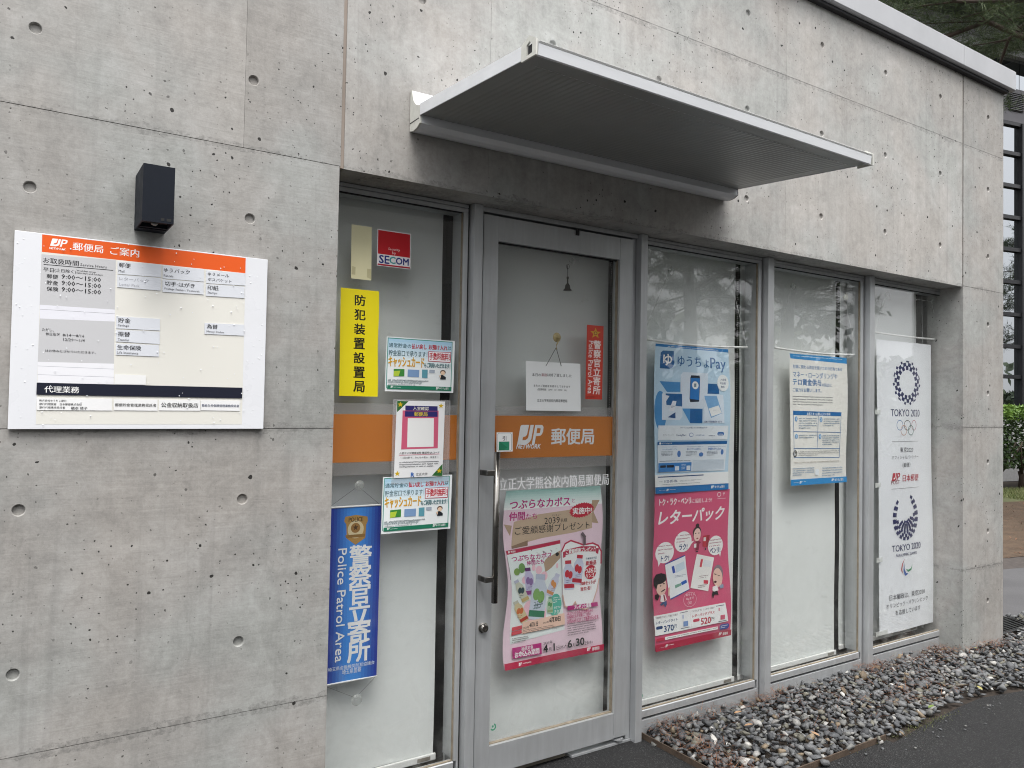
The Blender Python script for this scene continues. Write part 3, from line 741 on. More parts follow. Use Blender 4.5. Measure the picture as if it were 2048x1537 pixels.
# ============================================================ ROLLER BLINDS
def blind(x0, x1, z0, label, rail=True, chain=True, y=.262):
    t_ = thing('roller_blind', label, 'blind', ((x0 + x1) / 2, y, z0), 'roller blinds behind the glass')
    b = MB(); n_, m_ = 14, 30
    for j in range(m_ + 1):
        for i in range(n_ + 1):
            x = x0 + (x1 - x0) * i / n_; z = z0 + .024 + (2.36 - z0 - .024) * j / m_
            b.v.append((x, y + .003 * math.sin(x * 7 + z * 1.3) + .0015 * math.sin(z * 9 + x), z))
    for j in range(m_):
        for i in range(n_): k = j * (n_ + 1) + i; b.f.append((k, k + 1, k + n_ + 2, k + n_ + 1))
    b.build('fabric', 'blind', t_, smooth=True)
    if rail: MB().box(x0 - .004, x1 + .008, y - .014, y - .004, z0, z0 + .027).build('bottom_rail', 'white', t_, bevel=.003); MB().box(x1 - .075, x1 - .018, y - .0155, y - .0142, z0 + .006, z0 + .020).build('rail_tag', 'apron', t_)
    if chain:
        b = MB(); z = 0.9 if x0 > 2.4 else 1.3
        rr2 = random.Random(int(x0 * 100))
        while z < 2.30: b.add([(x1 + .006 + dx * .0022, y - .012 + dy * .0022, z + dz * .003) for dx, dy, dz in ((1, 0, 0), (-1, 0, 0), (0, 1, 0), (0, -1, 0), (0, 0, 1), (0, 0, -1))], [(0, 2, 4), (2, 1, 4), (1, 3, 4), (3, 0, 4), (2, 0, 5), (1, 2, 5), (3, 1, 5), (0, 3, 5)]); z += .011
        b.build('bead_chain', 'chain', t_, kind='stuff')
blind(0.965, 1.487, .092, 'grey white roller blind behind the window with the yellow vertical sticker', chain=False)
blind(1.533, 2.372, .05, 'grey white roller blind drawn down behind the glass door', rail=False)
blind(2.398, 3.252, .088, 'grey white roller blind behind the blue and pink posters')
blind(3.292, 4.135, .088, 'grey white roller blind behind the money notice poster', chain=False)
blind(4.178, 5.005, .11, 'grey white roller blind behind the tall white games banner', chain=False)
blind(5.078, 5.385, .11, 'narrow strip of roller blind beside the concrete pillar', chain=False)

# ============================================================ CANOPY
cn = thing('door_awning', 'white metal awning panel with ribbed underside fixed above the glass door', 'awning', (2.03, 0, 2.5))
CL, CR = 1.205, 2.858
def cz(y): return 2.541 + (y + .083) * (-.0) + (y + .083) * .066      # underside height, falls outwards
yb, yf = -0.083, -0.795
# ribbed underside
b = MB(); n_ = 64; m0, m1 = CL + .045, CR - .045; ys = (yb + .05, yf + .075)
pts = []
for i in range(n_ * 2 + 1):
    x = m0 + (m1 - m0) * i / (n_ * 2); dz = 0.0 if i % 2 == 0 else -0.0014
    pts += [(x, ys[0], cz(ys[0]) + dz), (x, ys[1], cz(ys[1]) + dz)]
b.add(pts, [(2 * i, 2 * i + 1, 2 * i + 3, 2 * i + 2) for i in range(n_ * 2)])
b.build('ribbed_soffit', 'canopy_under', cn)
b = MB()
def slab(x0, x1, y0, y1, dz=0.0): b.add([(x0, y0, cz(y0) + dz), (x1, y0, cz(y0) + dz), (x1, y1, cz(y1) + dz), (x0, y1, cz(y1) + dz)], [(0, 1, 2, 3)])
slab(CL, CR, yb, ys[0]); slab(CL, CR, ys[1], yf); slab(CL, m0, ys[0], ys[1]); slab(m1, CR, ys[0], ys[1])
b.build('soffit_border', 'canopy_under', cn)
# top skin, side rails, front fascia
b = MB()
b.add([(CL, yb, cz(yb) + .036), (CR, yb, cz(yb) + .036), (CR, yf, cz(yf) + .030), (CL, yf, cz(yf) + .030)], [(0, 1, 2, 3)])
b.build('top_panel', 'canopy', cn)
for x0, x1 in ((CL - .004, CL - .0005), (CR + .0005, CR + .004)):
    MB().prism([(yb, cz(yb) - .001), (yb, cz(yb) + .040), (yf + .05, cz(yf + .05) + .040), (yf + .05, cz(yf + .05) - .001)], x0, x1).build('side_rail', 'canopy', cn)
MB().prism([(yf, cz(yf) - .006), (yf - .006, cz(yf) - .004), (yf - .010, cz(yf) + .026), (yf - .004, cz(yf) + .036), (yf + .02, cz(yf) + .038), (yf + .02, cz(yf) + .030), (yf, cz(yf) + .026)], CL + .0015, CR - .0015).build('front_fascia', 'canopy', cn)
MB().prism([(yf - .0102, cz(yf) + .028), (yf - .013, cz(yf) + .033), (yf - .004, cz(yf) + .0385), (yf - .004, cz(yf) + .0365)], CL + .0015, CR - .0015).build('drip_lip', 'white', cn)
# end caps of the front gutter, open in the middle like a small house
for xo, sg in ((CL - .004, -1), (CR + .004, 1)):
    zc = cz(yf); o_ = [(yf - .012, zc - .008), (yf - .012, zc + .038), (yf + .022, zc + .058), (yf + .06, zc + .040), (yf + .06, zc - .006)]
    i_ = [(yf + .006, zc + .004), (yf + .006, zc + .030), (yf + .020, zc + .040), (yf + .034, zc + .032), (yf + .034, zc + .002)]
    b = MB(); xs = sorted((xo, xo + sg * .006)); k = 5
    vv_ = [(xs[0], *p) for p in o_] + [(xs[0], *p) for p in i_] + [(xs[1], *p) for p in o_] + [(xs[1], *p) for p in i_]
    ff_ = []
    for i in range(k):
        j = (i + 1) % k
        ff_ += [(i, j, k + j, k + i), (2 * k + i, 3 * k + i, 3 * k + j, 2 * k + j), (i, 2 * k + i, 2 * k + j, j), (k + i, k + j, 3 * k + j, 3 * k + i)]
    b.add(vv_, ff_); b.build('end_cap', 'cap', cn)
    MB().box(*sorted((xo + sg * .0002, xo + sg * .0012)), yf + .008, yf + .032, zc + .006, zc + .032).build('cap_void', 'alu_dark', cn)
# wall rail: curved top trough and stepped underside
prof = [(-.002, 2.503), (-.002, 2.652), (-.014, 2.650), (-.020, 2.628), (-.030, 2.606), (-.046, 2.590), (-.066, 2.580), (-.0825, 2.577), (-.0825, 2.541), (-.084, 2.512), (-.074, 2.508), (-.060, 2.501), (-.030, 2.497)]
MB().prism(prof, CL + .004, CR + .002).build('wall_rail', 'canopy', cn)
MB().prism([(y_ - .001, z_) for y_, z_ in prof], CL - .004, CL + .0035).build('rail_end_cap', 'cap', cn)
MB().prism([(y_ - .001, z_) for y_, z_ in prof], CR + .0025, CR + .006).build('rail_end_cap', 'alu_dark', cn)
MB().box(CL - .0045, CL - .0038, -.076, -.004, 2.529, 2.533).build('cap_seam', 'alu_dark', cn)

# the panel sits a touch out of true: it projects less and rises towards the far end
for o in cn.children:
    for v_ in o.data.vertices:
        f_ = (v_.co.x - CL) / (CR - CL)
        v_.co.z += .014 * f_
        if v_.co.y < -.083: v_.co.y = -.083 + (v_.co.y + .083) * (1 - .062 * f_)

# ============================================================ WALL LAMP
lp = thing('wall_lamp', 'dark navy box lamp on the concrete above the white notice board', 'wall lamp', (.352, 0, 2.02))
b = MB(); x0, x1, y0, y1, z0, z1 = .310, .393, -.158, -.001, 2.020, 2.183; w_ = .004
b.box(x0, x1, y0, y0 + w_, z0, z1); b.box(x0, x0 + w_, y0 + w_, y1, z0, z1); b.box(x1 - w_, x1, y0 + w_, y1, z0, z1); b.box(x0 + w_, x1 - w_, y0 + w_, y1, z1 - w_, z1); b.box(x0 + w_, x1 - w_, y1 - .05, y1, z0, z1 - w_)
b.build('housing', 'lamp', lp)
MB().box(x0 + .006, x1 - .006, y0 + .006, y1 - .052, z0 + .012, z0 + .016).build('inner_plate', 'lamp_in', lp)
MB().box(x0 + .004, x1 - .004, y0 + .085, y0 + .097, z0 + .001, z0 + .012).build('cross_bar', 'lamp', lp)
MAT['lens'] = plain('sensor_lens', (0.30, 0.30, 0.28), .3)
MB().lathe([(.010, 0), (.009, .005), (.004, .008), (.0005, .0085)], (.352, y0 + .066, z0 + .0115), (0, 0, -1)).build('sensor', 'lens', lp, smooth=True)
for x, w_ in ((.359, .009), (.374, .012)): MB().box(x, x + w_, y0 - .0007, y0 - .0001, z0 + .006, z0 + .014).build('sticker_remnant', 'lamp_in', lp)

# measured print: texts and shapes in tenths of a millimetre from the top left corner of each sheet
PRINT = {
 'board': [0.0113,-0.016,1.9747,0.6883,0.5449,0.0008,[["Q","e6e4dc",[649,26],[6208,42],[6224,5313],[653,5318]],["Q","e85c14",[655,13],[6207,13],[6210,503],[659,504]],["J","f4f4f2","e85c14",851,91,432,215],["T","NETWORK","f4f4f2",830,339,412,62,1,"i"],["T","郵便局","f4f4f2",1408,145,769,204,1],["T","ご案内","f4f4f2",2358,142,767,215,1],["Q","c9c9cb",[654,571],[2512,519],[2528,2085],[649,1995]],["Q","e9e9f0",[656,1986],[2525,1967],[2530,2317],[660,2370]],["Q","c9c9cb",[660,2370],[2530,2317],[2546,3605],[649,3578]],["L","a8a8ae",8,[659,2111],[2524,2089]],["Q","eeeef2",[652,3578],[2545,3548],[2557,4150],[662,4158]],["L","b5b5bd",8,[652,3694],[2545,3706]],["L","b5b5bd",8,[659,3934],[2552,3941]],["T","お取扱時間","1a1a1e",699,671,869,114,1],["T","Service Hours","1a1a1e",1610,712,672,79,1],["L","1a1a1e",14,[719,849],[2443,825]],["T","平日","1a1a1e",707,943,258,97,1],["T","(土日除く)","1a1a1e",977,946,530,78,0],["T","Weekdays except","1a1a1e",1519,919,495,32,0],["T","Saturdays and Sundays","1a1a1e",1521,979,660,41,0],["T","郵便","1a1a1e",794,1109,278,114,1],["T","9:00〜15:00","1a1a1e",1155,1087,988,103,1],["T","貯金","1a1a1e",799,1285,278,116,1],["T","9:00〜15:00","1a1a1e",1160,1265,988,107,1],["T","保険","1a1a1e",804,1461,278,117,1],["T","9:00〜15:00","1a1a1e",1165,1443,988,111,1],["T","ただし、","1a1a1e",728,2632,278,82,0],["T","休日及び","1a1a1e",816,2747,338,84,0],["T","8/14〜8/16","1a1a1e",1228,2759,535,68,0],["T","12/29〜1/4","1a1a1e",1247,2884,531,71,0],["T","はお休みとさせていただきます。","1a1a1e",820,3228,1247,56,0],["B","dfe2e8",[2556,549],[3728,519],[3738,890],[2567,917]],["T","郵便","1a1a1e",2593,588,313,124,0],["T","Mail","55555c",2591,791,152,72,0],["B","dfe2e8",[2559,945],[3731,918],[3741,1297],[2569,1304]],["T","レターパック","b4b6bc",2616,1005,785,82,0],["T","Letter Pack","b4b6bc",2621,1167,540,88,0],["B","dfe2e8",[3779,541],[4955,518],[4964,900],[3789,921]],["T","ゆうパック","1a1a1e",3810,601,739,120,0],["T","Parcels","55555c",3815,791,267,72,0],["B","dfe2e8",[3781,949],[4956,929],[4966,1301],[3791,1329]],["T","切手·はがき","1a1a1e",3849,996,849,135,0],["T","Postage Stamps / Postcards","55555c",3846,1196,995,61,0],["B","dfe2e8",[5017,540],[6200,504],[6210,897],[5027,940]],["T","ゆうメール","1a1a1e",5072,599,633,92,0],["T","ポスパケット","55555c",5076,758,711,105,0],["B","dfe2e8",[5019,969],[6192,937],[6201,1301],[5028,1333]],["T","印紙","1a1a1e",5073,1001,326,137,0],["T","Stamps","55555c",5078,1197,288,67,0],["B","dfe2e8",[2565,2161],[3742,2147],[3751,2498],[2575,2515]],["T","貯金","1a1a1e",2621,2205,324,126,0],["T","Savings","55555c",2618,2385,283,81,0],["B","dfe2e8",[2568,2555],[3744,2535],[3754,2904],[2578,2900]],["T","振替","1a1a1e",2624,2604,320,133,0],["T","Transfer","55555c",2626,2801,298,70,0],["B","dfe2e8",[2575,2953],[3734,2941],[3743,3283],[2584,3285]],["T","生命保険","1a1a1e",2616,2994,632,134,0],["T","Life Insurance","55555c",2613,3178,566,69,0],["B","dfe2e8",[5014,2173],[6203,2144],[6212,2498],[5023,2516]],["T","為替","1a1a1e",5086,2205,316,137,0],["T","Money Orders","55555c",5082,2410,522,60,0],["Q","efefee",[2569,3853],[3405,3860],[3405,4136],[2569,4149]],["Q","161a2c",[641,4159],[6205,4149],[6199,4482],[640,4490]],["T","代理業務","f4f4f2",828,4245,850,184,1],["B","f1f1f1",[653,4581],[2518,4577],[2528,4916],[663,4921]],["B","f1f1f1",[2565,4585],[3740,4576],[3749,4907],[2574,4907]],["B","f1f1f1",[3781,4575],[4952,4567],[4960,4894],[3790,4898]],["B","f1f1f1",[4965,4567],[6132,4559],[6140,4886],[4973,4880]],["T","株式会社ゆうちょ銀行","1a1a1e",714,4622,657,57,0],["T","銀行代理業者　日本郵便株式会社","1a1a1e",717,4717,1038,64,0],["T","銀行代理業再受託者","1a1a1e",720,4813,620,61,0],["T","橋本 晴子","1a1a1e",1489,4813,408,86,0],["T","郵便貯金管理業務受託者","1a1a1e",2603,4698,1106,93,0],["T","公金収納取扱店","1a1a1e",3846,4655,1046,143,1],["T","簡易生命保険管理業務受託者","20305a",4999,4686,1119,82,1]]],
 'yellow': [1.0159,0.1588,1.9374,0.1499,0.395,0.0034,[["T","防","14130a",541,211,422,387,2],["T","犯","14130a",542,742,422,390,2],["T","装","14130a",543,1273,422,392,2],["T","置","14130a",544,1802,421,395,2],["T","設","14130a",544,2332,422,397,2],["T","置","14130a",545,2861,421,400,2],["T","局","14130a",546,3390,421,402,2]]],
 'cream': [1.0514,0.1588,2.1745,0.0797,0.1993,0.0025,[["Q","c2bb92",[37,1541],[176,1556],[167,1846],[28,1841]],["Q","c2bb92",[630,1570],[786,1572],[784,1947],[622,1891]]]],
 'security': [1.1531,0.1588,2.1719,0.1386,0.1377,0.0014,[["Q","c0101e",[38,35],[1353,35],[1360,933],[38,927]],["T","Security","f0d0d0",458,660,478,93,0],["T","by","f0d0d0",620,787,150,118,0],["T","SE","1c2a78",95,984,403,270,2],["T","C","3a9c9c",513,985,242,256,2],["T","OM","1c2a78",777,988,527,254,2],["Q","a8142a",[30,1298],[1365,1295],[1366,1350],[31,1356]]]],
 'bank_low': [1.1985,0.157,1.2412,0.2943,0.212,-0.0036,[["G","a9d2ea","eef6f6",56,55,2779,980,8],["L","4f9a90",25,[56,55],[2822,57]],["L","4f9a90",25,[2822,57],[2827,2023]],["L","4f9a90",25,[56,55],[59,1990]],["T","通常貯金の","1f5560",103,236,930,176,0],["T","払い戻し","c0142c",1065,219,624,202,2],["T","お預け入れ","c0142c",1787,218,823,195,2],["T","は","1f5560",2635,234,140,151,0],["T","貯金窓口で承ります！","1f5560",107,507,1624,225,0],["T","キャッシュカード","d8a420",111,759,1490,404,2],["T","もご利用いただけます！","14606a",1613,946,1145,194,2],["Q","b8304a",[1776,483],[2788,472],[2767,900],[1771,885]],["^",1],["Q","f6f4f6",[1803,507],[2757,494],[2739,871],[1796,863]],["T","手数料無料！","c0142c",1825,530,912,287,2],["Q","3f8a3a",[333,1248],[777,1235],[778,1519],[330,1536]],["Q","b8d040",[337,1328],[610,1306],[540,1520],[330,1536]],["Q","7f9fc8",[918,1242],[1408,1244],[1403,1534],[914,1528]],["Q","5f9fae",[1524,1223],[1767,1217],[1772,1556],[1529,1549]],["Q","a8b2c0",[1844,1220],[2079,1216],[2076,1345],[1840,1341]],["E","5a3a2a",2322,1205,240,185],["^",1],["E","f2d2b4",2346,1252,191,163],["Q","20242c",[2274,1432],[2426,1402],[2575,1487],[2579,1583],[2345,1589]],["Q","f2d2b4",[2274,1432],[2361,1421],[2348,1551]],["F","7a8488",111,1623,1703,123,1],["T","https://www.jp-bank.japanpost.jp/","8a9a9e",113,1666,1419,166,0],["F","7a8488",120,1824,1117,62,1],["Q","1f7a5c",[92,1886],[2848,1882],[2836,2043],[83,2027]],["J","f4f4f2","1f7a5c",223,1902,111,80],["F","e8f0ec",348,1933,291,42,1],["J","f4f4f2","1f7a5c",2153,1897,134,100],["T","ゆうちょ銀行","f4f4f2",2309,1899,400,97,1]]],
 'bank_up': [1.2006,0.157,1.7706,0.2927,0.2067,-0.0032,[["G","a9d2ea","eef6f6",56,54,2764,955,8],["L","4f9a90",25,[56,54],[2807,56]],["L","4f9a90",25,[2807,56],[2812,1972]],["L","4f9a90",25,[56,54],[59,1940]],["T","通常貯金の","1f5560",102,230,925,172,0],["T","払い戻し","c0142c",1059,213,621,197,2],["T","お預け入れ","c0142c",1777,212,819,190,2],["T","は","1f5560",2621,228,139,147,0],["T","貯金窓口で承ります！","1f5560",106,494,1615,219,0],["T","キャッシュカード","d8a420",110,740,1482,394,2],["T","もご利用いただけます！","14606a",1604,922,1139,189,2],["Q","b8304a",[1767,471],[2773,460],[2752,877],[1762,863]],["^",1],["Q","f6f4f6",[1793,494],[2742,481],[2724,849],[1786,841]],["T","手数料無料！","c0142c",1815,517,907,280,2],["Q","3f8a3a",[331,1216],[773,1204],[774,1481],[328,1497]],["Q","b8d040",[335,1294],[607,1273],[537,1482],[328,1497]],["Q","7f9fc8",[913,1211],[1400,1213],[1395,1495],[909,1489]],["Q","5f9fae",[1516,1192],[1758,1186],[1763,1517],[1521,1510]],["Q","a8b2c0",[1834,1189],[2068,1185],[2065,1311],[1830,1307]],["E","5a3a2a",2310,1174,239,180],["^",1],["E","f2d2b4",2333,1220,190,159],["Q","20242c",[2262,1396],[2413,1367],[2561,1449],[2565,1543],[2332,1549]],["Q","f2d2b4",[2262,1396],[2348,1385],[2335,1512]],["F","7a8488",110,1582,1694,120,1],["T","https://www.jp-bank.japanpost.jp/","8a9a9e",112,1624,1411,162,0],["F","7a8488",119,1778,1111,60,1],["Q","1f7a5c",[92,1838],[2833,1834],[2821,1991],[83,1976]],["J","f4f4f2","1f7a5c",222,1854,110,78],["F","e8f0ec",346,1884,289,41,1],["J","f4f4f2","1f7a5c",2141,1849,133,97],["T","ゆうちょ銀行","f4f4f2",2297,1851,398,95,1]]],
 'entry': [1.2463,0.1535,1.5294,0.2064,0.2926,-0.0055,[["Q","2f6a34",[9,11],[490,16],[24,444]],["Q","2f6a34",[2049,2442],[2060,2918],[1600,2892]],["^",1],["X","star","d8b818",26,37,249,220],["X","star","d8b818",1766,64,250,220],["X","star","d8b818",7,2650,253,227],["X","star","d8b818",1788,2597,255,226],["Q","d4607e",[254,369],[1792,360],[1811,1828],[256,1851]],["^",1],["Q","2e2a6e",[359,183],[1739,190],[1747,375],[367,375]],["Q","2e2a6e",[351,398],[1744,390],[1754,605],[359,606]],["T","入室確認","f0ecd8",693,233,660,107,1],["T","郵便局","e8cc30",743,433,570,137,1],["Q","f4f4f2",[482,665],[1595,658],[1625,1765],[496,1774]],["T","入室および健康状態 確認用QRコード","1a1a1e",184,1957,1704,78,0],["L","d4607e",12,[188,2071],[1880,2050]],["T","〜1回10秒で、みんなの安心・安全を〜","1a1a1e",224,2131,1639,78,0],["F","5a5a60",197,2299,1674,259,3],["T","R","2a6ab8",693,2744,150,166,2],["T","立正大学","1a1a1e",913,2764,484,95,0]]],
 'police': [1.0081,0.19,1.1333,0.1984,0.6417,-0.0042,[["G","H1a2f96","3f8ee0",28,9,1970,6410,16],["Q","b08848",[584,360],[1009,312],[1459,401],[1478,567],[1417,699],[1395,1187],[1014,1422],[666,1160],[635,633],[547,525]],["^",1],["E","d8c8a0",695,517,628,663],["E","9a7038",818,608,369,370],["^",1],["X","star","4a3010",891,655,222,249],["T","POLICE","3a2810",726,398,564,167,1],["Q","8f6a30",[606,1034],[1391,1037],[1365,1144],[637,1144]],["T","警","f4f4f2",802,1448,856,764,2],["T","察","f4f4f2",809,2152,854,772,2],["T","官","f4f4f2",816,2853,852,779,2],["T","立","f4f4f2",822,3551,851,787,2],["T","寄","f4f4f2",829,4246,848,794,2],["T","所","f4f4f2",836,4937,846,802,2],["T","Police Patrol Area","f4f4f2",355,1511,329,4127,1,"r"],["T","埼玉県金融機関防犯協議会","dfe8f4",100,5794,1797,142,0],["T","埼玉県警察","dfe8f4",639,5935,734,198,0]]],
 'patrol': [2.1629,0.1588,1.8839,0.096,0.3314,-0.0034,[["X","star5","d0a030",181,99,636,506],["T","警","f2e4e0",386,675,462,369,2],["T","察","f2e4e0",389,1085,462,370,2],["T","官","f2e4e0",392,1494,461,370,2],["T","立","f2e4e0",395,1902,460,370,2],["T","寄","f2e4e0",398,2310,460,370,2],["T","所","f2e4e0",401,2716,459,370,2],["T","Police Patrol Area","f2e4e0",125,704,258,2361,1,"r"],["F","401010",70,3181,842,91,2]]],
 'closed': [1.8325,0.152,1.7071,0.2903,0.2085,0.0062,[["T","本日の","1a1a1e",318,503,454,125,0],["T","業務","8a1c2c",800,492,301,130,0],["T","は終了致しました","1a1a1e",1120,484,1292,126,0],["T","またのご利用をお待ちしております","1a1a1e",397,976,1937,103,1],["T","(営業時間　AM9：00〜PM3：00)","1a1a1e",593,1139,1534,99,0],["T","立正大学熊谷校内簡易郵便局","1a1a1e",567,1583,1588,130,0]]],
